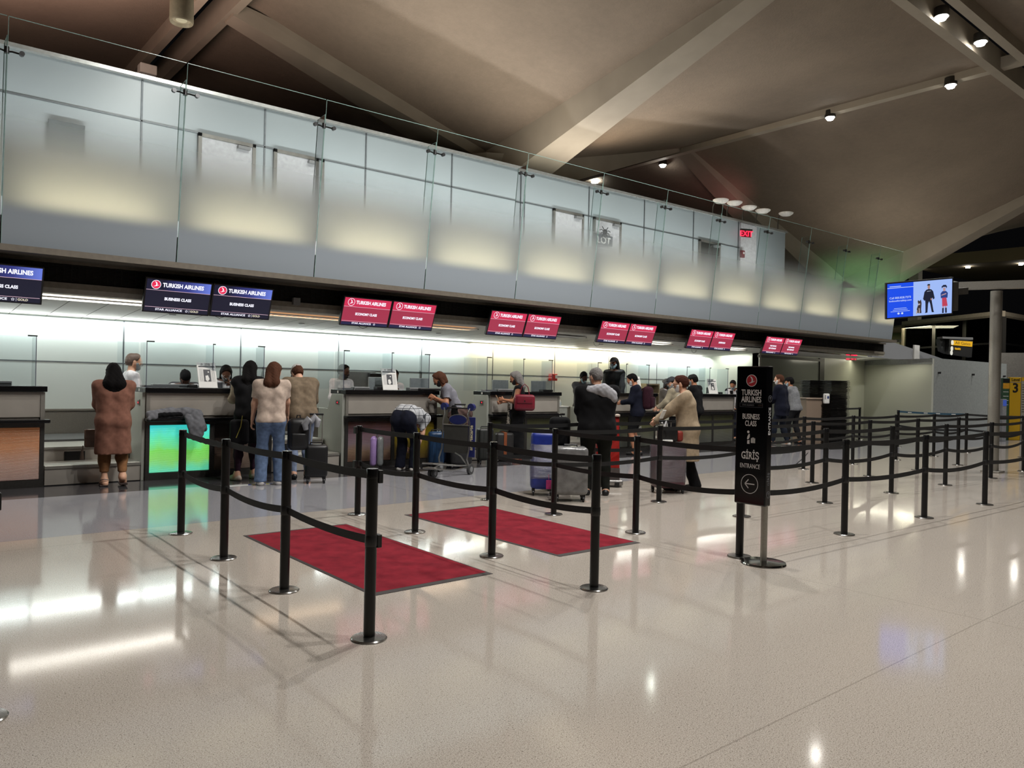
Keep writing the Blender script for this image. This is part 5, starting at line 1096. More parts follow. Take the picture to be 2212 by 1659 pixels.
# hood of the black jacket, sandals and stripes
i = PPL['hoodie']; s = i['s']; k = Caps(); nb, fw, sr, d2 = i['nb'], i['fw'], i['sr'], i['d2']
sm_ = nb - fw * .130 * s - d2 * .03
k.add(sm_ - sr * .13 * s + fw * .03, sm_ + sr * .06 * s, .06, .08, fw, 1.3); k.add(sm_ + sr * .04 * s, sm_ + sr * .17 * s - d2 * .06, .08, .07, fw, 1.3); k.add(sm_ + sr * .12 * s - d2 * .05, sm_ + sr * .21 * s - d2 * .12 - fw * .01, .065, .045, fw, 1.3); k.add(nb - sr * .09 * s + fw * .04 * s, nb - sr * .10 * s - fw * .04 * s - d2 * .01, .03, .03)
net_obj('hood', [k.mesh(.012, wob=.005, wf=60)], F_('hood_grey', '#96969a'), i['root'])
i = PPL['brown']; mb = MB()
for fx, fy in ((-.10, .02),): mb.rbox(fx * 1 - .05, fx + .05, fy - .08, fy + .19, .001, .02, .008)
mb.rbox(.08, .18, -.12, .13, .02, .045, .008); mb.tube([(-.15, .03, .03), (-.10, .09, .08), (-.05, .03, .03)], .007, 5); mb.tube([(-.15, -.05, .09), (-.1, -.06, .1), (-.05, -.05, .09)], .006, 5); mb.build('sandals', mat('sandal_brown', '#2c1b16', .5), i['root'])
i = PPL['backpack']; text_mesh('shorts_print', 'NCI', .07, frame((.125, -.02, .60), (0, 1, 0), (0, 0, 1), (1, 0, 0)), WHITE, i['root'], .004, .002)
# ================================================================== LUGGAGE AND CARRIED THINGS
def suitcase(pos, rz, w, d, h, m, lab, wheels=.055, handle=0, ridges=0, strap=None, wrap=None, m2=None, name='suitcase'):
    t = thing(name, lab, 'suitcase', (pos[0], pos[1], pos[2] if len(pos) > 2 else 0), R(rz))
    z0 = wheels + .015
    r = min(w, d) * .22
    if m2: MB().rbox(-w / 2, w / 2, -d / 2, -.003, z0, h, r).build('front_shell', m, t, smooth=True); MB().rbox(-w / 2, w / 2, .003, d / 2, z0, h, r).build('rear_shell', m2, t, smooth=True, label='differently coloured rear shell')
    else: MB().rbox(-w / 2, w / 2, -d / 2, d / 2, z0, h, r, seg=4).build('shell', m, t, smooth=True)
    for sx in (-1, 1):
        for sy in (-1, 1):
            mb = MB(); x, y = sx * (w / 2 - .045), sy * (d / 2 - .04); mb.cyl((x - .011, y, wheels * .5), (x + .011, y, wheels * .5), wheels * .5, n=14); mb.rbox(x - .02, x + .02, y - .02, y + .02, wheels * .6, z0 + .02, .005); mb.build('wheel', BPLAS, t, smooth=True)
    mb = MB(); mb.tube([(-.09, 0, h - .005), (-.08, 0, h + .028), (.08, 0, h + .028), (.09, 0, h - .005)], .011, 8); mb.build('top_handle', BPLAS, t, smooth=True)
    if handle:
        mb = MB()
        for s in (-.085, .085): mb.tube([(s, d / 2 - .03, h - .02), (s, d / 2 - .03, handle)], .008, 6)
        mb.build('telescopic_rods', STEEL if handle > 0 else BPLAS, t); MB().rbox(-.10, .10, d / 2 - .05, d / 2 - .01, handle, handle + .03, .01).build('grip', BPLAS, t)
    if ridges:
        mb = MB()
        for i in range(ridges):
            x = -w / 2 + w * (i + 1) / (ridges + 1); mb.rbox(x - .007, x + .007, -d / 2 - .004, -d / 2 + .01, z0 + .06, h - .06, .003)
        mb.build('ridges', m, t)
    if strap: mb = MB(); mb.rbox(-.03, .03, -d / 2 - .008, d / 2 + .008, z0 - .004, h + .006, .004); mb.build('strap', strap, t)
    if wrap:
        k = .008; MB().rbox(-w / 2 - k, w / 2 + k, -d / 2 - k, d / 2 + k, z0 + (wrap[1] if len(wrap) > 1 else .02), h - wrap[2] if len(wrap) > 2 else h + k, r * .9, seg=4).build('plastic_wrap', wrap[0], t, smooth=True)
    return t
def film():
    t = NT('stretch_film'); P, X = t.pos(); tr = t.node('ShaderNodeBsdfTransparent'); tr.inputs[0].default_value = (.9, .9, .93, 1); df = t.node('ShaderNodeBsdfDiffuse'); df.inputs[0].default_value = lin('#8f90a0'); gl = t.node('ShaderNodeBsdfGlossy'); gl.inputs['Roughness'].default_value = .22
    mp = t.node('ShaderNodeMapping'); mp.inputs['Scale'].default_value = (3, 3, 24); t.l.new(P, mp.inputs[0]); n = t.noise(mp.outputs[0], 3, 4, .7)
    f = t.math('MULTIPLY', t.math('SUBTRACT', n, .25), .75, True); m1 = t.node('ShaderNodeMixShader'); t.l.new(f, m1.inputs[0]); t.l.new(tr.outputs[0], m1.inputs[1]); t.l.new(df.outputs[0], m1.inputs[2])
    m2 = t.node('ShaderNodeMixShader'); m2.inputs[0].default_value = .13; t.l.new(m1.outputs[0], m2.inputs[1]); t.l.new(gl.outputs[0], m2.inputs[2])
    b = t.node('ShaderNodeBump'); b.inputs['Strength'].default_value = .8; b.inputs['Distance'].default_value = .02; t.l.new(n, b.inputs['Height']); t.l.new(b.outputs[0], gl.inputs['Normal']); t.l.new(b.outputs[0], df.inputs['Normal'])
    t.l.new(m2.outputs[0], t.out.inputs[0]); return t.m
FILM = film()
suitcase((7.08, 7.78), -40, .33, .27, .86, mat('case_royal_blue', '#1c2f86', .4), 'tall royal blue suitcase wrapped in clear film, left of the grey one', wheels=.07, wrap=(FILM, .12, .14))
t = thing('luggage_tag', 'bright pink luggage tag hanging on the blue wrapped suitcase', 'tag', tuple(at(1185.5, 1046, 10.28))); M = Matrix.Rotation(R(-42), 4, 'Z'); MB().rbox(-.036, .036, -.003, .003, -.065, .055, .002, M).build('card', mat('tag_pink', '#d5408c', .5), t); MB().tube([M @ Vector((0, 0, .05)), M @ Vector((-.006, .0, .13))], .003, 5).build('loop', mat('tag_pink', '#d5408c', .5), t)
suitcase((7.03, 7.19), -38, .43, .28, .70, mat('case_grey', '#5f5f60', .45), 'large grey suitcase wrapped in plastic film behind the second mat', wheels=.07, wrap=(mat('grey_film', '#6c6c6c', .22, .0, noise=9, var=.25, bump=(14, .5, .01)), .0))
suitcase((8.76, 6.97), -28, .45, .30, .72, mat('case_maroon', '#4a2530', .4, noise=5, var=.3), 'large maroon suitcase wrapped in clear film, pushed by the beige cardigan', wheels=.06, handle=1.0, wrap=(FILM, .06))
t = thing('travel_bag', 'small black and red bag on top of the maroon wrapped suitcase', 'bag', (8.76, 6.97, .735), R(-28)); MB().rbox(-.16, .10, -.11, .06, 0, .20, .03).build('body', BPLAS, t, smooth=True); MB().rbox(.10, .19, -.09, .04, 0, .15, .03).build('red_pouch', mat('pouch_red', '#7d2418', .6), t, smooth=True); MB().rbox(-.20, .0, -.16, -.112, 0, .03, .01).build('papers', WHITE, t)
t = thing('neck_scarf', 'pale strap folded over the handle of the maroon suitcase', 'scarf', tuple(at(1436, 917, 10.75))); MB().tube([(-.06, 0, .03), (-.02, 0, -.05), (.03, .0, .04), (.06, 0, -.06)], .014, 6).build('loop', mat('strap_pale', '#a8a8aa', .7), t, smooth=True); t.name = 'folded_strap'
suitcase((7.55, 7.95), -40, .38, .26, .62, mat('case_dark_green', '#1c211c', .6), 'dark green suitcase standing behind the two wrapped ones', wheels=.05)
t = thing('backpack', 'black backpack standing on the dark green suitcase, left of the man in black', 'backpack', (7.56, 7.96, .63), R(-40)); MB().rbox(-.15, .15, -.10, .10, 0, .42, .07, seg=4).build('body', BLK, t, smooth=True); MB().rbox(-.11, .11, -.14, -.09, .03, .22, .03).build('front_pocket', BLK, t, smooth=True); MB().tube([(-.03, 0, .41), (0, 0, .46), (.03, 0, .41)], .008, 6).build('loop', BLK, t)
suitcase((6.62, 11.45), 58, .30, .22, .56, mat('case_grey_shell', '#7c8080', .4), 'small suitcase half grey half lilac in front of the violet-brown panel', wheels=.05, m2=mat('case_lilac', '#9a7fb4', .4))
suitcase((7.60, 11.12), -28, .27, .30, .64, mat('case_blue', '#16395c', .4), 'mid blue hard suitcase beside the bending person', wheels=.05, ridges=3)
suitcase((7.92, 11.35), -28, .27, .30, .62, mat('case_navy', '#0d2447', .4), 'darker blue suitcase right of the mid blue one', wheels=.05, ridges=3)
suitcase((8.86, 11.35), -20, .30, .22, .66, mat('case_charcoal', '#1d1f1d', .5), 'black suitcase standing right behind the luggage trolley', wheels=.05, handle=0, ridges=2)
suitcase((9.40, 11.45), -25, .36, .24, .56, mat('case_dark_brown', '#1c1a19', .5), 'dark suitcase with an orange-brown strap left of the red handbag woman', wheels=.05, strap=mat('strap_orange', '#7a3d18', .6))
suitcase((5.02, 10.42), -22, .32, .24, .56, BPLAS, 'black carry-on suitcase beside the person in jeans', wheels=.07, handle=.98)
def backpack(p, rz, w, d, h, m, lab, strap=True):
    t = thing('backpack', lab, 'backpack', p, R(rz)); MB().rbox(-w / 2, w / 2, -d / 2, d / 2, -h, 0, min(w, d) * .4, seg=4).build('body', m, t, smooth=True)
    MB().rbox(-w * .36, w * .36, -d * .72, -d * .4, -h * .92, -h * .45, .03, seg=3).build('front_pocket', m, t, smooth=True)
    if strap: MB().tube([(-.03, 0, -.02), (-.02, .0, .04), (.02, 0, .04), (.03, 0, -.02)], .01, 6).build('top_loop', m, t, smooth=True)
    for s in (-1, 1): MB().tube([(s * w * .28, d * .45, -.04), (s * w * .32, d * .7, -.12), (s * w * .3, d * .75, -h * .5), (s * w * .3, d * .48, -h * .9)], .014, 6).build('shoulder_strap', m, t, smooth=True)
    return t
backpack(tuple(at(645, 903, 11.05)), -20, .30, .20, .46, BPLAS, 'black backpack hanging from the hand of the person in jeans')
t = thing('neck_pillow', 'pale grey neck pillow hooked on the black backpack', 'pillow', tuple(at(672, 913, 11.0)), R(-20)); MB().tube([(-.07, -.02, -.10), (-.09, -.03, -.02), (-.04, -.03, .05), (.0, -.02, .02), (.05, -.01, .08), (.09, -.01, .03), (.08, 0, -.06)], [.035, .05, .052, .045, .052, .05, .035], 12).build('cushion', mat('pillow_grey', '#8e8f93', .9), t, smooth=True)
t = thing('shoulder_bag', 'black shoulder bag with yellow strap at the hip of the person in the cream sweater', 'bag', tuple(at(517, 930, 11.1)), R(-15)); MB().rbox(-.13, .13, -.07, .07, -.20, .16, .05, seg=4).build('body', BLK, t, smooth=True); MB().tube([(.03, -.075, .22), (.01, -.08, .06), (-.05, -.08, -.10)], .006, 5).build('yellow_strap', mat('strap_yellow', '#8d8430', .6), t)
# tan handbag
b = at(200, 946, 10.5); t = thing('handbag', 'tan shoulder bag with tassel at the hip of the person in the brown cardigan', 'bag', tuple(b), R(-12)); MB().rbox(-.10, .10, -.04, .05, -.13, .12, .03, seg=3).build('body', mat('leather_tan', '#6e5645', .5), t, smooth=True); MB().rbox(-.10, .10, -.05, -.03, .0, .12, .01).build('flap', mat('leather_tan', '#6e5645', .5), t, smooth=True)
i = PPL['brown']; MB().tube([Vector((.04, 0, .10)), Vector((.08, -.06, .35)), Vector((.12, -.10, .55))], .008, 5).build('strap', mat('leather_tan', '#6e5645', .5), t); MB().cyl((-.11, -.03, -.10), (-.12, -.03, -.16), .008).lathe([(.012, 0), (.03, -.14), (.0, -.14)], (-.12, -.03, -.15), 10).build('tassel', mat('tassel_brown', '#4a3a30', .8), t)
# red handbag
b = at(1133, 868, 14.72); t = thing('handbag', 'dark red leather handbag on the arm of the grey-haired person', 'bag', tuple(b), R(-38)); MB().rbox(-.20, .20, -.08, .08, -.17, .14, .06, seg=4).build('body', mat('leather_red', '#6d1526', .4), t, smooth=True); MB().rbox(-.15, .15, -.095, -.06, -.03, .12, .012).build('flap', mat('leather_red', '#6d1526', .4), t, smooth=True); MB().tube([(-.10, 0, .10), (-.06, 0, .28), (.0, 0, .34), (.06, 0, .28), (.10, 0, .10)], .009, 6).build('strap', mat('leather_red', '#6d1526', .4), t, smooth=True); MB().rbox(-.01, .01, -.105, -.09, .0, .03, .003).build('clasp', CHROME, t)
t = thing('shoulder_bag', 'small black camera bag in front of the grey-haired person', 'bag', tuple(at(1104, 893, 15.0)), R(45)); MB().rbox(-.07, .07, -.04, .04, -.10, .08, .02).build('body', BPLAS, t, smooth=True)
t = thing('scarf', 'black and white patterned scarf hanging beside the grey-haired person', 'scarf', tuple(at(1098, 895, 14.95)), R(40))
def leo():
    q = NT('leopard_cloth'); P, X = q.pos(); v = q.node('ShaderNodeTexVoronoi'); v.inputs['Scale'].default_value = 28; q.l.new(P, v.inputs[0]); c = q.ramp(v.outputs[0], [(.35, lin('#151312')), (.45, lin('#8a8378'))]); q.l.new(c, q.b.inputs['Base Color']); q.b.inputs['Roughness'].default_value = .9; return q.m
MB().tube([(.02, 0, .30), (.0, -.01, .15), (.02, -.01, 0), (-.005, 0, -.14), (.01, 0, -.26)], [.02, .028, .03, .034, .038], 8).build('cloth', leo(), t, smooth=True)
# maroon backpack on the young man
i = PPL['backpack']; p = W(i, i['nb'] - i['fw'] * .27 - i['d2'] * .02); backpack(tuple(p), 25, .30, .20, .50, F_('nylon_maroon', '#2c121c'), 'maroon backpack on the back of the person in navy hoodie')
# phones, papers, cards held in hands
def held(px, py, dep, sx, sy, sz, m, lab, cat, name, rz=0, rx=0):
    t = thing(name, lab, cat, tuple(at(px, py, dep)), R(rz)); M = Matrix.Rotation(R(rx), 4, 'X'); MB().rbox(-sx / 2, sx / 2, -sy / 2, sy / 2, -sz / 2, sz / 2, min(sx, sy, sz) * .3, M).build('sheet' if name == 'paper' else 'casing', m, t); return t
i = PPL['grayhair']; q = W(i, (i['hl'] + i['hr']) / 2 + Vector((0, .10, .05))); t = thing('phone', 'phone in tan case held by the grey-haired person', 'phone', tuple(q), R(45)); MB().rbox(-.04, .04, -.006, .006, -.07, .07, .004, Matrix.Rotation(R(-30), 4, 'X')).build('casing', mat('phone_tan', '#8c7058', .5), t)
i = PPL['backpack']; q = W(i, (i['hl'] + i['hr']) / 2 + Vector((0, .10, .03))); t = thing('phone', 'dark phone held by the person with the maroon backpack', 'phone', tuple(q), R(25)); MB().rbox(-.04, .04, -.006, .006, -.07, .07, .004, Matrix.Rotation(R(-60), 4, 'X')).build('casing', BPLAS, t)
held(1257, 902, 11.0, .13, .012, .17, WHITE, 'folded white paper in the hand of the person in black jacket', 'paper', 'paper', -40, -20)
held(1447, 881, 15.6, .16, .10, .03, WHITE, 'white boarding papers held at the left of the beige cardigan', 'paper', 'paper', 30)
held(1432, 895, 10.6, .09, .012, .13, WHITE, 'folded white ticket in the hand of the person in the beige cardigan', 'paper', 'paper', 10, 25)
# --- grey jacket draped over the ledge
t = thing('jacket', 'grey hooded jacket draped over the ledge of the green-lit counter', 'jacket', (3.45, 11.74, .90)); k = Caps()
for a, b, r1, r2 in [((-.36, .0, .05), (-.10, .02, .07), .06, .075), ((-.10, .02, .07), (.16, -.02, .08), .075, .07), ((-.30, -.04, .03), (-.38, -.05, .0), .04, .03), ((.12, -.04, .08), (.28, -.08, .06), .07, .065), ((.24, -.11, .04), (.27, -.17, -.12), .075, .085), ((.27, -.17, -.12), (.25, -.17, -.24), .085, .08), ((.30, -.13, -.02), (.36, -.14, -.16), .04, .035), ((-.2, .04, .08), (.1, .06, .10), .03, .03), ((.12, -.14, .02), (.20, -.17, -.24), .05, .06)]: k.add(a, b, r1, r2, (0, 1, 0), 1.5)
net_obj('cloth', [k.mesh(.010, wob=.005, wf=45)], F_('jacket_grey', '#67686c'), t)
k = Caps(); k.add((-.28, -.03, .045), (.06, -.05, .06), .035, .03, (0, 1, 0), 1.2); net_obj('dark_lining', [k.mesh(.009, wob=.004, wf=60)], BLK, t)

# ================================================================== LUGGAGE TROLLEY
t = thing('luggage_trolley', 'silver and navy luggage trolley with empty low rack in front of the counters', 'trolley', (7.46, 10.36, 0), R(113))
AL = mat('trolley_alloy', '#9b9a95', .3, .9); NV = mat('trolley_navy', '#1b2258', .35)
for s in (-1, 1):
    x = s * .29; mb = MB(); mb.cyl((x - .022, -.02, .085), (x + .022, -.02, .085), .085, n=24); w_ = mb.build('rear_wheel', mat('tyre_grey', '#3a3a3a', .7), t, smooth=True); MB().cyl((x - .025, -.02, .085), (x + .025, -.02, .085), .045, n=18).build('hub', GREYP, w_)
for s in (-.035, .035): mb = MB(); mb.cyl((s - .018, .66, .065), (s + .018, .66, .065), .065, n=20); w_ = mb.build('front_wheel', mat('tyre_grey', '#3a3a3a', .7), t, smooth=True); MB().cyl((s - .02, .66, .065), (s + .02, .66, .065), .035, n=14).build('hub', GREYP, w_)
mb = MB()
for s in (-1, 1): mb.tube([(s * .29, -.02, .09), (s * .27, .04, .15), (s * .22, .35, .17), (s * .14, .74, .22)], .013, 8); mb.tube([(s * .27, .03, .12), (s * .20, .35, .10), (s * .06, .66, .13)], .011, 8)
mb.tube([(-.14, .74, .22), (-.10, .80, .23), (.10, .80, .23), (.14, .74, .22)], .014, 8); mb.tube([(-.25, .15, .155), (.25, .15, .155)], .009, 6); mb.tube([(-.2, .45, .18), (.2, .45, .18)], .009, 6); mb.rbox(-.13, .13, .60, .76, .13, .155, .01)
mb.build('rack', AL, t, smooth=True)
mb = MB()
for s in (-1, 1): mb.tube([(s * .29, .0, .10), (s * .27, .06, .25), (s * .26, -.01, .40), (s * .26, -.03, .85), (s * .22, -.03, .98), (s * .25, -.05, 1.08)], .014, 8)
mb.tube([(-.29, .0, .10), (-.16, .08, .30), (-.02, .02, .34)], .012, 8); mb.tube([(-.26, -.02, .80), (.26, -.02, .80)], .010, 6)
mb.build('upright_frame', AL, t, smooth=True)
MB().rbox(-.24, .24, -.045, -.025, .33, .80, .005).build('back_panel', mat('panel_olive_grey', '#33322e', .6), t)
mb = MB(); mb.rbox(-.36, -.23, -.045, -.022, .28, .94, .01) ; sp = mb.build('side_panel', NV, t)
G = frame((-.295, -.0215, .60), (0, 0, 1), (1, 0, 0), (0, 1, 0)); text_mesh('panel_lettering', 'smartecarte', .085, G, mat('letter_cream', '#c9bf98', .5), sp, .001, .002, 'CENTER', 1.0)
mb = MB(); n = 22; ring = [(-.02 + .17 * math.cos(2 * math.pi * i / n), -.05, .885 + .085 * math.sin(2 * math.pi * i / n)) for i in range(n)]; mb.tube(ring, .009, 6, closed=True); mb.build('basket_ring', AL, t, smooth=True); mb = MB(); mb.prism([(a * .96 - .001, -.045, .885 + (c - .885) * .9) for a, b, c in ring], (0, .012, 0)); mb.build('oval_board', NV, t)
MB().tube([(-.26, -.06, 1.08), (.26, -.06, 1.08)], .013, 8).build('handle_bar', BPLAS, t)
for s in (-1, 1): MB().cyl((s * .26, -.11, 1.10), (s * .26, -.04, 1.10), .062, n=20).build('handle_knob', NV, t, smooth=True)
t = thing('garment', 'black garment hanging over the trolley handle', 'clothing', (7.46, 10.36, 0), R(113)); k = Caps(); k.add((.10, -.10, 1.08), (.09, -.11, .75), .045, .06, (0, 1, 0), 1.6); k.add((.06, -.08, 1.07), (.02, -.10, .78), .04, .055, (0, 1, 0), 1.6); net_obj('cloth', [k.mesh(.010, wob=.005, wf=50)], BLK, t)
t = thing('duffel_bag', 'crumpled brown bag behind the trolley handle', 'bag', (7.95, 10.95, .76), R(-30)); k = Caps(); k.add((-.10, 0, .16), (.14, 0, .20), .10, .11); k.add((-.05, 0, .0), (.14, 0, .02), .12, .12); net_obj('cloth', [k.mesh(.011, wob=.008, wf=35)], F_('bag_brown', '#4a3a36'), t)
suitcase((8.0, 10.95), -25, .40, .26, .60, mat('case_black_soft', '#1a1a1b', .7), 'black soft suitcase under the crumpled brown bag', wheels=.05, handle=1.10)

# ================================================================== KIOSK
t = thing('self_service_kiosk', 'slim red pedestal kiosk with grey wheeled foot behind the man in black', 'kiosk', (8.62, 8.02, 0), R(-42))
REDP = mat('kiosk_red', '#8c1006', .35, 0, noise=3, var=.05)
MB().prism([(-.17, -.20, .12), (-.17, .16, .12), (-.17, .16, 1.04), (-.17, -.02, 1.04), (-.17, -.20, .30)], (.34, 0, 0)).build('pedestal', REDP, t, bevel=.01)
MB().rbox(-.18, .18, -.06, .18, 1.04, 1.075, .01).build('top_plate', mat('kiosk_pale', '#b8a99c', .4), t); MB().prism([(-.175, -.205, .10), (-.175, .165, .10), (-.175, .165, .28), (-.175, -.205, .28)], (.35, 0, 0)).build('lower_cover', mat('kiosk_grey_brown', '#4e4543', .5), t)
MB().rbox(-.22, .22, -.28, .20, .025, .105, .02).build('foot', mat('foot_silver', '#8b8986', .35, .6), t, smooth=True)
for sx in (-.13, .13): mb = MB(); mb.rbox(sx - .035, sx + .035, -.29, -.26, .01, .08, .005); mb.build('caster', BPLAS, t)
MB().rbox(-.12, .12, -.035, .12, 1.075, 1.09, .004).build('scanner_glass', BPLAS, t)
MB().rbox(.172, .182, -.05, .13, .3, .9, .003).build('side_notice', mat('notice_slate', '#2d3640', .5), t)
# ================================================================== FAR DESK, TRAYS
t = thing('service_desk', 'tall beige panelled desk beside the black tray stacks', 'desk', (20.2, 11.2, 0), R(-30)); MB().box(-.05, .75, 0, .7, 0, 1.24).build('body', mat('desk_beige', '#8d7c6c', .5, 0, noise=2, var=.05), t); MB().rbox(-.08, .8, -.04, .74, 1.24, 1.28, .008).build('top', mat('desk_top', '#a08f80', .4), t); MB().box(.74, .90, 0, .7, 0, 1.1).build('dark_end', DSTEEL, t)
t = thing('hand_sanitizer', 'white wall-type sanitizer dispenser at the end of the beige desk', 'dispenser', tuple(at(1785, 861, 21.3)), R(-40)); MB().rbox(-.075, .075, -.06, .06, -.14, .14, .03, seg=4).build('casing', WHITE, t, smooth=True); MB().rbox(.0, .05, -.065, -.058, .0, .07, .002).build('blue_mark', mat('mark_blue', '#20356b', .5), t); MB().box(-.06, -.045, -.064, -.058, -.02, .1).build('slot', BLACK, t)
TR = mat('tray_black', '#131110', .45, 0, noise=12, var=.2); rr = random.Random(9); tp = None
for (cx, cy_, n, z00, lab, g) in ((20.75, 10.72, 46, 0.0, 'black plastic baggage tray in the taller right-hand stack by the beige desk', 'trays of the right-hand stack'), (20.75, 11.35, 46, .0, 'black plastic baggage tray in the left-hand stack by the beige desk', 'trays of the left-hand stack')):
    for j in range(n):
        if tp is None:
            o = thing('baggage_tray', lab, 'tray', (0, 0, 0), 0, g); tp = o
            mb = MB(); mb._add([(-.24, -.17, 0), (.24, -.17, 0), (.24, .17, 0), (-.24, .17, 0), (-.29, -.22, .035), (.29, -.22, .035), (.29, .22, .035), (-.29, .22, .035), (-.30, -.23, .035), (.30, -.23, .035), (.30, .23, .035), (-.30, .23, .035), (-.30, -.23, .022), (.30, -.23, .022), (.30, .23, .022), (-.30, .23, .022)], [(3, 2, 1, 0), (0, 1, 5, 4), (1, 2, 6, 5), (2, 3, 7, 6), (3, 0, 4, 7), (4, 5, 9, 8), (5, 6, 10, 9), (6, 7, 11, 10), (7, 4, 8, 11), (8, 9, 13, 12), (9, 10, 14, 13), (10, 11, 15, 14), (11, 8, 12, 15)]); mb.build('shell', TR, o)
        else: o = copy_tree(tp)
        o.location = (cx + rr.uniform(-.012, .012), cy_ + rr.uniform(-.012, .012), .002 + j * .0385); o.rotation_euler = (0, 0, R(-24 + rr.uniform(-2, 2))); o['label'] = lab; o['category'] = 'tray'; o['group'] = g

# ================================================================== RIGHT-HAND ENCLOSURE AND SLOPED WALL
mb = MB(); mb.prism([(27.45, 13.3, 0), (26.55, 10.45, 0), (26.65, 10.43, 0), (27.55, 13.3, 0)], (0, 0, 2.6)); e1 = struct(mb.build('wall_enclosure_left', mat('enclosure_white', '#b9bcb0', .3, 0, noise=.7, var=.04)))
mb = MB(); mb.prism([(27.44, 13.28, 2.42), (26.53, 10.44, 2.42), (26.54, 10.43, 2.42), (27.45, 13.27, 2.42)], (0, 0, .18)); mb.build('upper_strip', mat('enclosure_grey', '#8e9392', .3), e1)
mb = MB(); mb.prism([(26.55, 10.45, 0), (32.6, 10.2, 0), (32.6, 10.3, 0), (26.6, 10.55, 0)], (0, 0, 2.62)); e2 = struct(mb.build('wall_enclosure_right', mat('enclosure_grey', '#8e9392', .3)))
mb = MB()
for x in (27.0, 29.6, 32.3): mb.cyl((x, 10.45 - (x - 26.55) * .041 - .0, 2.15), (x, 10.40 - (x - 26.55) * .041 - .03, 2.15), .035)
mb.build('glass_fixings', BPLAS, e2)
area('enclosure_light', (26.3, 12.0, 2.58), .08, 2.4, (-.25, 0, -1), 14, (1, .95, .75), xax=(1, 0, 0))
q = [atY(1925, 738, 13.6), atY(2010, 766, 13.6), atY(2152, 815, 13.6)]
mb = MB(); mb.prism([(27.6, 13.6, 0), tuple(atY(1895, 727, 13.6)), tuple(q[0]), tuple(q[1]), tuple(q[2]), (q[2].x, 13.6, 0)], (0, .2, 0)); sw = struct(mb.build('wall_sloped', mat('sloped_wall_grey', '#85878a', .4, 0, noise=.6, var=.04)), 'grey wall with sloped top behind the enclosure')
c = atY(1983, 764, 13.5); mb = MB(); mb.box(c.x - .25, c.x + .25, 13.54, 13.6, c.z - .55, c.z + .35); mb.build('white_access_panel', WHITE, sw)
mb = MB(); mb.quad((26.45, 11.98, 2.62), (30.5, 13.6, 2.62), (26, 13.6, 2.62), (26, 12, 2.62)); 
# exit signs
EX = glow('exit_red', '#ff2340', 3.0)
def exit_sign(p, w, h, lab, txt='EXIT', face=0):
    t = thing('exit_sign', lab, 'sign', tuple(p), R(face)); MB().rbox(-w / 2 - .03, w / 2 + .03, 0, .06, h / 2, h / 2 + .05, .004).build('housing', DSTEEL, t); pl = MB().box(-w / 2, w / 2, .02, .03, -h / 2, h / 2).build('lit_plate', glow('exit_plate', '#7a1020', .8), t)
    text_mesh('exit_word', txt, h * 1.15, frame((0, .019, 0), (1, 0, 0), (0, 0, 1), (0, -1, 0)), EX, pl, .002, .004, 'CENTER', .95)
exit_sign(atY(1613, 505, 13.45), .34, .20, 'lit red exit sign on the white pier of the upper floor', face=-25)
exit_sign(atY(1840, 772, 12.75) , .42, .20, 'lit red exit sign under the ceiling left of the white enclosure', face=-25)
t = thing('strobe_alarm', 'dark red alarm strobe on the white pier below the upper exit sign', 'alarm', tuple(atY(1603, 549, 13.66))); MB().rbox(-.08, .08, -.05, .03, -.11, .11, .01).build('box', mat('alarm_dark_red', '#6b1822', .4), t); MB().box(-.03, .05, -.055, -.05, .0, .06).build('lens', WHITE, t)
# airline plate and toy spider on the fourth door
c = atY(1305, 518, 13.66); t = thing('door_sign', 'dark plate reading LOT on the upper floor door with the spider', 'sign', tuple(c)); pl = MB().rbox(-.33, .30, -.02, .03, -.14, .12, .005).build('plate', mat('plate_blue_grey', '#3a4148', .5), t); text_mesh('plate_word', 'LOT', .24, frame((-.03, -.022, -.03), (1, 0, 0), (0, 0, 1), (0, -1, 0)), WHITE, pl, .002, .004, 'CENTER', 1.1)
c = atY(1307, 500, 13.55); t = thing('toy_spider', 'black toy spider hanging over the LOT plate on the upper floor', 'decoration', tuple(c)); k = Caps(); k.add((0, 0, 0), (.0, 0, -.07), .055, .04); k.add((0, 0, -.02), (0, 0, -.12), .03, .035); net_obj('body', [k.mesh(.01)], BLK, t)
for s in (-1, 1):
    for j in range(4): a = R(60 - 40 * j); MB().tube([(0, 0, -.02), (s * .10 * math.cos(a) + s * .03, 0, .10 * math.sin(a)), (s * .21 * math.cos(a), 0, .20 * math.sin(a) - .06)], .010, 5).build('leg', BLK, t, smooth=True)
# five curved-arm lamps above the upper floor wall
hd = [(1540, 458, 1557, 434), (1571, 445, 1587, 439), (1604, 478, 1618, 449), (1633, 484, 1648, 456), (1680, 500, 1698, 462)]
for i, (bx, by, hx_, hy_) in enumerate(hd):
    B = atY(bx, by, 13.85); H_ = atY(hx_, hy_, 13.45); B.z = mz(B.x) + .03
    t = thing('wall_lamp', 'white saucer lamp on a curved arm above the upper wall, %s of five' % ['leftmost', 'second from left', 'middle one', 'second from right', 'rightmost'][i], 'lamp', tuple(B), group='curved-arm lamps above the upper wall')
    L = H_ - B; MB().tube([(0, 0, 0), (0, 0, L.z * .7), (L.x * .15, L.y * .15, L.z * 1.05), (L.x * .5, L.y * .5, L.z * 1.15), (L.x * .8, L.y * .8, L.z * 1.1)], .018, 6).build('arm', DSTEEL, t, smooth=True)
    MB().lathe([(0, -.07), (.14, -.06), (.22, 0), (.23, .03), (.20, .045), (0, .045)], tuple(L), 24).build('shade', mat('lamp_shade_white', '#d2cfc6', .4), t, smooth=True)

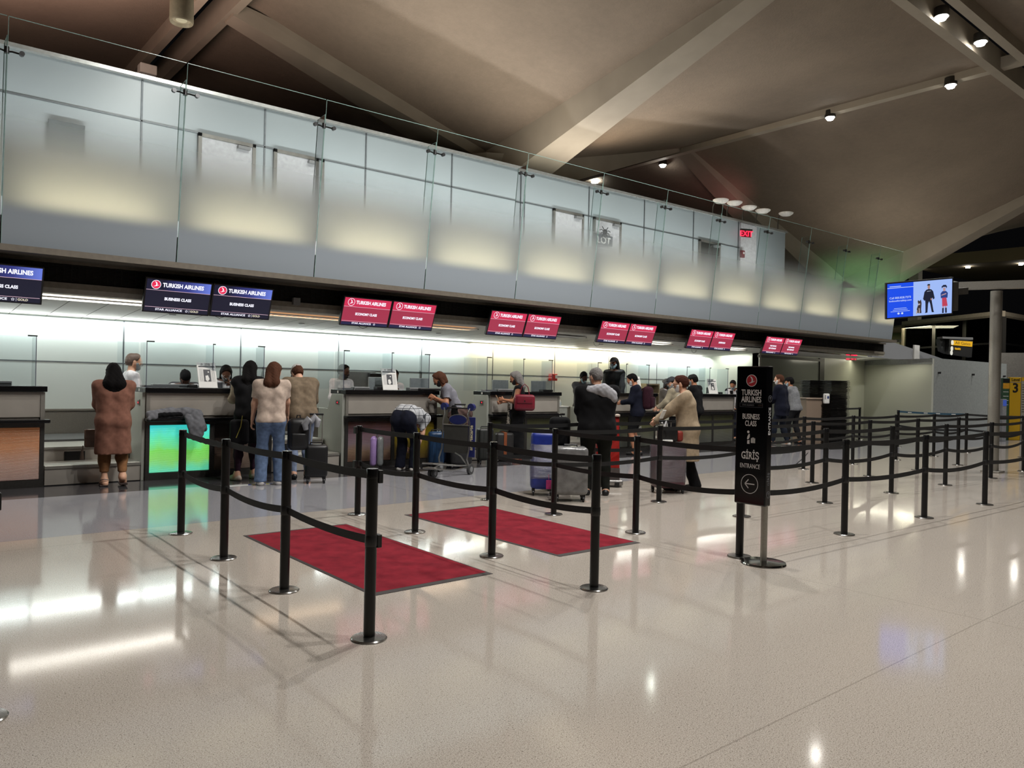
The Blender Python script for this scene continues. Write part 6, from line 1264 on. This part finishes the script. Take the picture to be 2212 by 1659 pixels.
# ================================================================== STEEL COLUMN, BEAM AND DISPLAY
PCX, PCY = 16.62, 5.40; dpt = .64145 * PCX + .76717 * PCY
zt_ = at(2160, 629, dpt).z
t = struct(MB().cyl((PCX, PCY, 0), (PCX, PCY, zt_), .102, n=32).build('trim_5', STEEL, smooth=True), 'round brushed steel column at right'); col_ = t
MB().rbox(PCX - .16, PCX + .16, PCY - .16, PCY + .16, 0, .03, .005).build('base_plate', STEEL, t)
mb = MB(); a = at(2070, 632, dpt - .1); b = at(2330, 612, dpt - .9); d = (b - a); d.z = 0; d.normalize(); n_ = Vector((-d.y, d.x, 0))
P_ = [];
for q in (a, b):
    for s, z in ((-1, 0), (1, 0), (1, .14), (-1, .14)): P_.append((q.x + n_.x * s * .09, q.y + n_.y * s * .09, zt_ - .005 + z))
mb._add(P_, [(0, 1, 2, 3), (4, 7, 6, 5), (0, 4, 5, 1), (1, 5, 6, 2), (2, 6, 7, 3), (3, 7, 4, 0)]); mb.build('beam', STEEL, t)
# display: a wide screen turned towards the hall and tipped forward
TLc, TRc, BLc, BRc = (1909.5, 612.5), (2056, 598.5), (1917.5, 689), (2062.5, 679)
c0 = at(1986, 645, 14.2); dirh = (RT * 1.0 - Vector((FW.x, FW.y, 0)) * .10); dirh.z = 0; dirh.normalize()
nrm = dirh.cross(Vector((0, 0, 1))); nrm = nrm if nrm.dot(FW) < 0 else -nrm
nrm = (nrm - Vector((0, 0, .22))).normalized()
def onp(px, py): d = ray(px, py); o_ = Vector((0, 0, CAM_H)); return o_ + d * ((c0 - o_).dot(nrm) / d.dot(nrm))
A, B, C_, D = onp(*TLc), onp(*TRc), onp(*BRc), onp(*BLc)
xa = ((B - A) + (C_ - D)).normalized(); ya = ((A - D) + (B - C_)); ya = (ya - xa * ya.dot(xa)).normalized(); za = xa.cross(ya)
ctr = (A + B + C_ + D) / 4; w_ = ((B - A).length + (C_ - D).length) / 2; h_ = ((A - D).length + (B - C_).length) / 2
t = thing('display_screen', 'large blue video display showing an officer with a dog, hung from the steel column', 'monitor', tuple(ctr)); FM = frame((0, 0, 0), xa, ya, za)
MB().rbox(-w_ / 2, w_ / 2, -h_ / 2, h_ / 2, -.06, 0, .006, FM).build('casing', BPLAS, t)
MB().rbox(-.1, w_ / 2 + .12, -h_ / 2 + .05, h_ / 2 - .1, -.34, -.06, .01, FM).build('rear_mount', DSTEEL, t)
MB().box(w_ * .3, w_ / 2 + .35, -.02, .10, -.30, -.2, FM).build('bracket', DSTEEL, t)
x0, x1, y0, y1 = -w_ / 2 + .025, w_ / 2 - .025, -h_ / 2 + .025, h_ / 2 - .025; xm = x0 + (x1 - x0) * .405
mb = MB(); flat2d(mb, [(x0, y0), (xm, y0), (xm, y1), (x0, y1)], FM, .001); sc = mb.build('screen', glow('tv_blue', '#0a4be8', 1.0), t)
mb = MB(); flat2d(mb, [(xm, y0), (x1, y0), (x1, y1), (xm, y1)], FM, .001); mb.build('pale_half', glow('tv_pale_blue', '#9db9f5', 1.0), sc)
def F2(dx, dy=0): return FM @ Matrix.Translation((dx, dy, .003))
def tvt(s, x, y, size): text_mesh('screen_text', s, size, F2(x, y), glow('tv_text', '#cfe0ff', .9), sc, .0005, .0005)
xc = (x0 + xm) / 2; tvt('Call 800.828.7273', xc, y1 - .27, .052); tvt('lookoutforsafety.com', xc, y1 - .325, .046)
mb = MB(); flat2d(mb, [(x0, y1 - .088), (xm, y1 - .088), (xm, y1 - .078), (x0, y1 - .078)], FM, .003); flat2d(mb, [(x0 + .04, y1 - .062), (x0 + .24, y1 - .062), (x0 + .24, y1 - .050), (x0 + .04, y1 - .050)], FM, .003)
for k_, wd in enumerate((.11, .13, .17)): flat2d(mb, [(xc - wd, y1 - .47 - k_ * .028), (xc + wd, y1 - .47 - k_ * .028), (xc + wd, y1 - .463 - k_ * .028), (xc - wd, y1 - .463 - k_ * .028)], FM, .003)
for s in (-.03, .035): flat2d(mb, [(xc + s + .02 * u, y0 + .07 + .02 * v) for u, v in disc((0, 0), 1, 12)], FM, .003)
mb.build('screen_lines', glow('tv_text', '#cfe0ff', .9), sc)
HS = (y1 - y0)
def pic(name, polys, col, em=.8):
    mb = MB()
    for i_, p in enumerate(polys): flat2d(mb, [(ox + x * HS, y0 + y * HS) for x, y in p], FM, .003 + .0004 * i_, .0004)
    mb.build(name, glow('tv_' + name, col, em), sc)
ox = xm + (x1 - xm) * .40
pic('officer_uniform', [[(-.07, .74), (-.12, .68), (-.155, .48), (-.12, .42), (-.10, .44), (-.09, .36), (-.085, .10), (-.10, .06), (-.03, .07), (-.015, .33), (.01, .40), (.04, .33), (.09, .07), (.155, .07), (.135, .12), (.08, .44), (.10, .50), (.13, .44), (.165, .48), (.12, .68), (.07, .74), (0, .76)]], '#101a33')
pic('officer_skin', [[(-.025, .76), (.025, .76), (.035, .82), (.03, .86), (-.03, .86), (-.035, .82)], [(.05, .44), (.09, .42), (.10, .46), (.06, .49)]], '#b98f86')
pic('officer_cap', [[(-.05, .855), (.035, .86), (.03, .90), (-.03, .905)]], '#20242c'); pic('officer_badge', [[(-.05, .685), (.06, .69), (.06, .705), (-.05, .70)]], '#c9d4ef')
ox = xm + (x1 - xm) * .16
pic('dog_dark', [[(-.05, .08), (-.07, .20), (-.03, .34), (-.05, .42), (-.03, .46), (.0, .42), (.04, .47), (.06, .36), (.05, .18), (.06, .07), (.0, .07)]], '#3b3030'); pic('dog_tan', [[(-.03, .07), (-.02, .22), (.01, .22), (.02, .07)], [(-.09, .06), (-.06, .06), (-.05, .16), (-.08, .14)], [(-.03, .30), (.02, .32), (.02, .36), (-.03, .35)]], '#c9b4ae')
ox = xm + (x1 - xm) * .80
pic('woman_jacket', [[(-.10, .60), (-.09, .46), (.09, .46), (.10, .60), (.05, .66), (-.05, .66)]], '#27458f'); pic('woman_skirt', [[(-.06, .47), (.06, .47), (.10, .22), (-.05, .22)]], '#d0455f')
pic('woman_skin', [[(-.03, .66), (.03, .66), (.035, .76), (-.035, .76)], [(-.08, .53), (.06, .57), (.05, .60), (-.07, .56)], [(-.04, .22), (-.01, .22), (-.01, .17), (-.04, .17)], [(.03, .22), (.06, .22), (.06, .17), (.03, .17)]], '#c9a0a4'); pic('woman_hat', [[(-.07, .74), (-.075, .80), (-.03, .84), (.04, .84), (.075, .79), (.06, .73), (.04, .78), (-.04, .78)], [(-.05, .17), (-.005, .17), (-.005, .02), (-.05, .02)], [(.03, .17), (.075, .17), (.08, .02), (.035, .02)]], '#141a3a')

# ================================================================== FAR RIGHT: SIGNS, UPPER OFFICE, CANOPY
YEL = glow('sign_yellow', '#f0b51c', .85)
def card(name, pts, depth, th, m, lab, cat):
    P = [at(x, y, depth) for x, y in pts]; c = sum(P, Vector()) / len(P); t = thing(name, lab, cat, tuple(c)); MB().prism([p - c for p in P], Vector((FW.x, FW.y, 0)) * th).build('panel', m, t); return t, c
t, c = card('hanging_sign', [(2051, 733), (2102, 736), (2099, 772), (2049, 764)], 30, .25, mat('sign_black', '#101010', .5), 'hanging black sign with bright yellow strips reading All Gates', 'sign')
mb = MB(); mb.prism([at(x, y, 29.97) - c for x, y in [(2056, 735), (2101, 738), (2100, 749), (2055, 745)]], Vector((FW.x, FW.y, 0)) * .02); mb.prism([at(x, y, 29.97) - c for x, y in [(2063, 751), (2075, 752), (2075, 756), (2063, 755)]], Vector((FW.x, FW.y, 0)) * .02); y_ = mb.build('yellow_strips', YEL, t)
XR, XU = Vector((RT.x, RT.y, 0)).normalized(), Vector((0, 0, 1))
text_mesh('gates_text', 'All Gates', .16, frame(at(2080, 742, 29.94) - c, (XR * .98 + Vector((0, 0, -.07))).normalized(), XU, XR.cross(XU)), mat('sign_black', '#101010'), y_, .002)
text_mesh('train_text', 'AirTrain', .10, frame(at(2068, 753.5, 29.94) - c, XR, XU, XR.cross(XU)), mat('sign_black', '#101010'), y_, .002)
mb = MB()
for (x, y) in ((2057, 740), (2056, 753), (2055, 762)): mb.lathe([(0, -.01), (.09, -.01), (.09, .02), (0, .02)], at(x, y, 29.9) - c, 16, Matrix.Rotation(math.pi / 2, 3, 'X'))
mb.build('round_symbols', glow('symbol_white', '#e8e6d8', .9), t); MB().prism([at(x, y, 30.1) - c for x, y in [(2036, 727), (2102, 729), (2102, 734), (2036, 731)]], Vector((FW.x, FW.y, 0)) * .4).build('top_bracket', GREYP, t); MB().prism([at(x, y, 30.3) - c for x, y in [(2030, 732), (2051, 733), (2049, 764), (2035, 758)]], Vector((FW.x, FW.y, 0)) * .3).build('side_cheek', mat('cheek_grey', '#3f4244', .6), t)
# level pylon and directories
dep = 25.0
def pylon(px0, px1, py0, m, lab, name, cat='sign', base=950):
    c = at((px0 + px1) / 2, base, dep); c.z = 0; w = (px1 - px0) * dep / FPX; zt2 = at((px0 + px1) / 2, py0, dep).z; rz = math.atan2(RT.y, RT.x)
    t = thing(name, lab, cat, tuple(c), rz); MB().rbox(-w / 2, w / 2, 0, .12, 0, zt2, .01).build('panel', m, t); return t, w, zt2
t, w, z1 = pylon(2179, 2203, 815, mat('pylon_yellow', '#b8921a', .4, 0, noise=.5, var=.05), 'yellow upright board reading Level 3 right of the steel column', 'level_sign')
Fz = frame((0, -.004, 0), (1, 0, 0), (0, 0, 1), (0, -1, 0)); BKT = mat('sign_black', '#101010')
text_mesh('level_word', 'Level', .13, Fz @ Matrix.Translation((0, z1 - .08, 0)), BKT, t, .002, .003); text_mesh('level_number', '3', .42, Fz @ Matrix.Translation((0, z1 - .36, 0)), BKT, t, .002, .012); MB().box(-w / 2, w / 2, -.006, 0, z1 - .17, z1 - .15).build('divider', GREYP, t)
t, w, z1 = pylon(2164, 2178, 817, mat('board_green', '#2c4a35', .5), 'dark green directory board just right of the steel column', 'directory_board')
MB().box(-w / 2, w / 2, -.006, 0, z1 - .14, z1 - .02).build('black_header', BPLAS, t); MB().box(-w / 2, w / 2, -.006, 0, z1 - .34, z1 - .16).build('orange_header', mat('header_orange', '#c08a22', .5), t)
mb = MB()
for k_ in range(4): mb.box(-w / 2 + .01, w / 2 - .03, -.008, 0, z1 - .45 - k_ * .14, z1 - .435 - k_ * .14)
mb.build('text_lines', WHITE, t)
t, w, z1 = pylon(2204, 2222, 815, mat('board_pale', '#8c8a80', .5), 'pale flight directory board at the right edge of the photo', 'directory_board')
MB().box(-w / 2, w / 2, -.006, 0, z1 - .12, z1).build('yellow_header', mat('pylon_yellow', '#b8921a'), t)
mb = MB()
for k_ in range(12): mb.box(-w / 2 + .02, w / 2, -.008, 0, z1 - .25 - k_ * .08, z1 - .235 - k_ * .08)
mb.build('text_lines', DSTEEL, t)
dep = 24.3
t, w, z1 = pylon(2164, 2173, 862, mat('machine_grey', '#8a8c90', .4), 'slim grey machine with blue screen just right of the steel column', 'ticket_machine', 'machine', 955)
MB().box(-w / 2 + .01, w / 2 - .01, -.008, 0, z1 - .22, z1 - .03).build('screen', glow('machine_blue', '#3d55a8', .7), t)
# upper glazed office seen beyond
OF = mat('office_fascia', '#7d7566', .6); GL2 = glass('office_glass', (.75, .78, .72), .12)
P0, P1, P2 = at(1948, 693, 44), at(2160, 681, 37), at(2290, 700, 42)
for q in (P0, P1, P2): q.z = 0
def zz(px, py, d_): return at(px, py, d_).z
ztop, zsof, zfl, zrail = zz(2160, 671, 37), zz(2160, 684, 37), zz(2160, 797, 37), zz(2160, 741, 37)
def slab(name, a, b, z0, z1, th, m, parent=None, kindn=True):
    d = (b - a); d.z = 0; d.normalize(); n_ = Vector((-d.y, d.x, 0)); n_ = n_ if n_.dot(FW) > 0 else -n_
    mb = MB(); mb.prism([a + Vector((0, 0, z0)), b + Vector((0, 0, z0)), b + Vector((0, 0, z1)), a + Vector((0, 0, z1))], n_ * th); o = mb.build(name, m, parent)
    if parent is None and kindn: struct(o)
    return o
of = slab('wall_office_left', P0, P1, zsof, ztop, .3, OF); slab('fascia', P1, P2, zsof, ztop, .3, OF, of)
slab('floor_edge', P0, P1, 0, zfl, .3, mat('office_base', '#4f4d48', .7), of); slab('floor_edge', P1, P2, 0, zfl, .3, mat('office_base', '#4f4d48', .7), of)
slab('glazing', P0, P1, zfl, zsof, .02, GL2, of); slab('glazing', P1, P2, zfl, zsof, .02, GL2, of)
for s in (0, .35, .66, .99): q = P0.lerp(P1, s); slab('mullion', q, q + (P1 - P0).normalized() * .25, zfl, zsof, .2, DSTEEL if s else OF, of)
for s in (.0, .45, .8): q = P1.lerp(P2, s); slab('mullion', q, q + (P2 - P1).normalized() * .2, zfl, zsof, .2, DSTEEL, of)
slab('handrail', P0, P1, zrail - .05, zrail + .05, .1, BPLAS, of); slab('handrail', P1, P2, zrail - .05, zrail + .05, .1, BPLAS, of)
bk = Vector((FW.x, FW.y, 0)) * 6
ob = slab('wall_office_back', P0 + bk - XR * 3, P2 + bk, 0, ztop, .2, mat('office_wall', '#8d8768', .7, 0, noise=.3, var=.2)); slab('white_frame', P0 + bk * .8 + XR * 2.0, P0 + bk * .8 + XR * 2.3, 0, zsof - .4, .2, WHITE, ob); slab('white_frame', P0 + bk * .8 + XR * 5.5, P0 + bk * .8 + XR * 5.8, 0, zsof - .3, .2, GREYP, ob); slab('white_frame', P0 + bk * .8 + XR * 2.0, P0 + bk * .8 + XR * 5.8, zsof - .6, zsof - .4, .2, GREYP, ob)
slab('dark_cupboard', P0 + bk * .75 + XR * 6.3, P0 + bk * .75 + XR * 9.5, 0, zrail + .7, .2, DSTEEL, ob)
mb = MB(); mb.prism([P0 + Vector((0, 0, zsof)), P1 + Vector((0, 0, zsof)), P2 + Vector((0, 0, zsof)), P2 + bk + Vector((0, 0, zsof)), P0 + bk + Vector((0, 0, zsof))], (0, 0, .1)); struct(mb.build('ceiling_office', OF))
area('office_light', tuple(P0.lerp(P1, .5) + bk * .45 + Vector((0, 0, zsof - .1))), 5, 2, (0, 0, -1), 420, (1, .93, .65))
slab('wall_far_right', at(2160, 830, 36) * 1, at(2420, 830, 36) * 1, -3.0, zz(2200, 797, 36) - 1.2, .2, mat('far_wall_grey', '#5f5d59', .6))
# concrete canopy outside with lamps
zc = at(2090, 572, 48).z
E0, E1 = at(1978, 587, 50), at(2260, 556, 45); 
for q in (E0, E1): q.z = zc
Gf = at(2122, 613, 56); Gf.z = zc; G2 = at(2400, 640, 60); G2.z = zc
cn = mat('canopy_concrete', '#6d6048', .9, 0, noise=.3, var=.1)
mb = MB(); mb.prism([E0, E1, G2, Gf], (0, 0, .4)); cp = struct(mb.build('ceiling_canopy', cn), 'flat concrete canopy beyond the glass with three lamps'); 
mb = MB(); mb.prism([E0, E1, E1 + Vector((0, 0, .75)), E0 + Vector((0, 0, .75))], Vector((FW.x, FW.y, 0)) * -.3); mb.build('canopy_edge', cn, cp)
q = E0.copy(); q.z = 0; MB().box(q.x - .3, q.x + .3, q.y - .3, q.y + .3, 3, zc).build('canopy_column', mat('column_pale', '#a39f92', .5), cp)
for i, (px, py) in enumerate([(1981, 583), (2091, 571), (2206, 558)]):
    p = at(px, py, 50.2 - i * 1.6); p.z = zc - .1; t = thing('canopy_lamp', 'bright small lamp under the outdoor canopy, ' + ['left one over the column', 'middle one above the display', 'right one at the photo edge'][i], 'lamp', tuple(p)); MB().lathe([(0, 0), (.12, 0), (.12, .1), (0, .1)]).build('bulb', bulb, t); spot(tuple(p - Vector((0, 0, .1))), tuple(p - Vector((0, 0, 5))), 60, 150, (1, .9, .7))
# ================================================================== SMALL FLOOR ITEMS
t = thing('floor_sticker', 'white, yellow and blue floor marker strip by the feet of the person in jeans', 'sticker', (4.15, 10.66, .001), R(-4)); MB().box(-.32, .30, -.05, .05, 0, .002).build('strip', WHITE, t)
mb = MB()
for k_ in range(4): mb.prism([(-.05 + k_ * .1, -.04, .002), (.0 + k_ * .1, -.04, .002), (.03 + k_ * .1, .04, .002), (-.02 + k_ * .1, .04, .002)], (0, 0, .001))
mb.build('blue_marks', mat('marker_blue', '#28318a', .5), t)
mb = MB()
for k_ in range(3): mb.prism([(.0 + k_ * .1, -.04, .002), (.05 + k_ * .1, -.04, .002), (.08 + k_ * .1, .04, .002), (.03 + k_ * .1, .04, .002)], (0, 0, .001))
mb.build('yellow_marks', mat('marker_yellow', '#a89a3c', .5), t)
t = thing('floor_cable', 'thin dark cable running across the floor right of the entrance sign', 'cable', (0, 0, 0)); MB().tube([Vector(atZ(*p, .006)) for p in [(1715, 1007), (1725, 998), (1736, 989), (1745, 978)]], .008, 5).build('cable', BPLAS, t)

t = thing('wall_shelf', 'beige open shelf unit on the back wall left of the grey head covering', 'shelf', tuple(atY(1402, 842, 14.7)), 0); mb = MB(); mb.box(-.30, .30, -.15, .15, .14, .18); mb.box(-.30, -.26, -.15, .15, -.45, .14); mb.box(.26, .30, -.15, .15, -.45, .14); mb.box(-.26, .26, -.15, .15, -.47, -.43); mb.box(-.26, .26, -.15, .15, -.12, -.09); mb.build('frame', mat('shelf_beige', '#9a8c72', .5), t); MB().box(-.26, .26, .10, .14, -.43, .14).build('back', mat('shelf_pale', '#b9b6a4', .5), t)
t = thing('staff_desk', 'white low staff desk end beside the agent in the dark grey sweater', 'desk', (11.98, 12.95, 0)); MB().rbox(-.30, .36, -.20, .35, 0, .98, .01).build('body', mat('desk_white', '#a9aba5', .4), t); MB().rbox(-.32, .38, -.22, .37, .98, 1.01, .006).build('top', WHITE, t)
t = thing('hand_gel', 'small clear bottle of hand gel on the white staff desk', 'bottle', (12.2, 12.85, 1.011)); MB().lathe([(0, 0), (.03, 0), (.03, .08), (.012, .10), (0, .10)]).build('bottle', mat('gel_pale', '#b8c0c0', .2), t, smooth=True); MB().lathe([(0, .10), (.012, .10), (.012, .14), (0, .14)]).build('pump', WHITE, t, smooth=True)
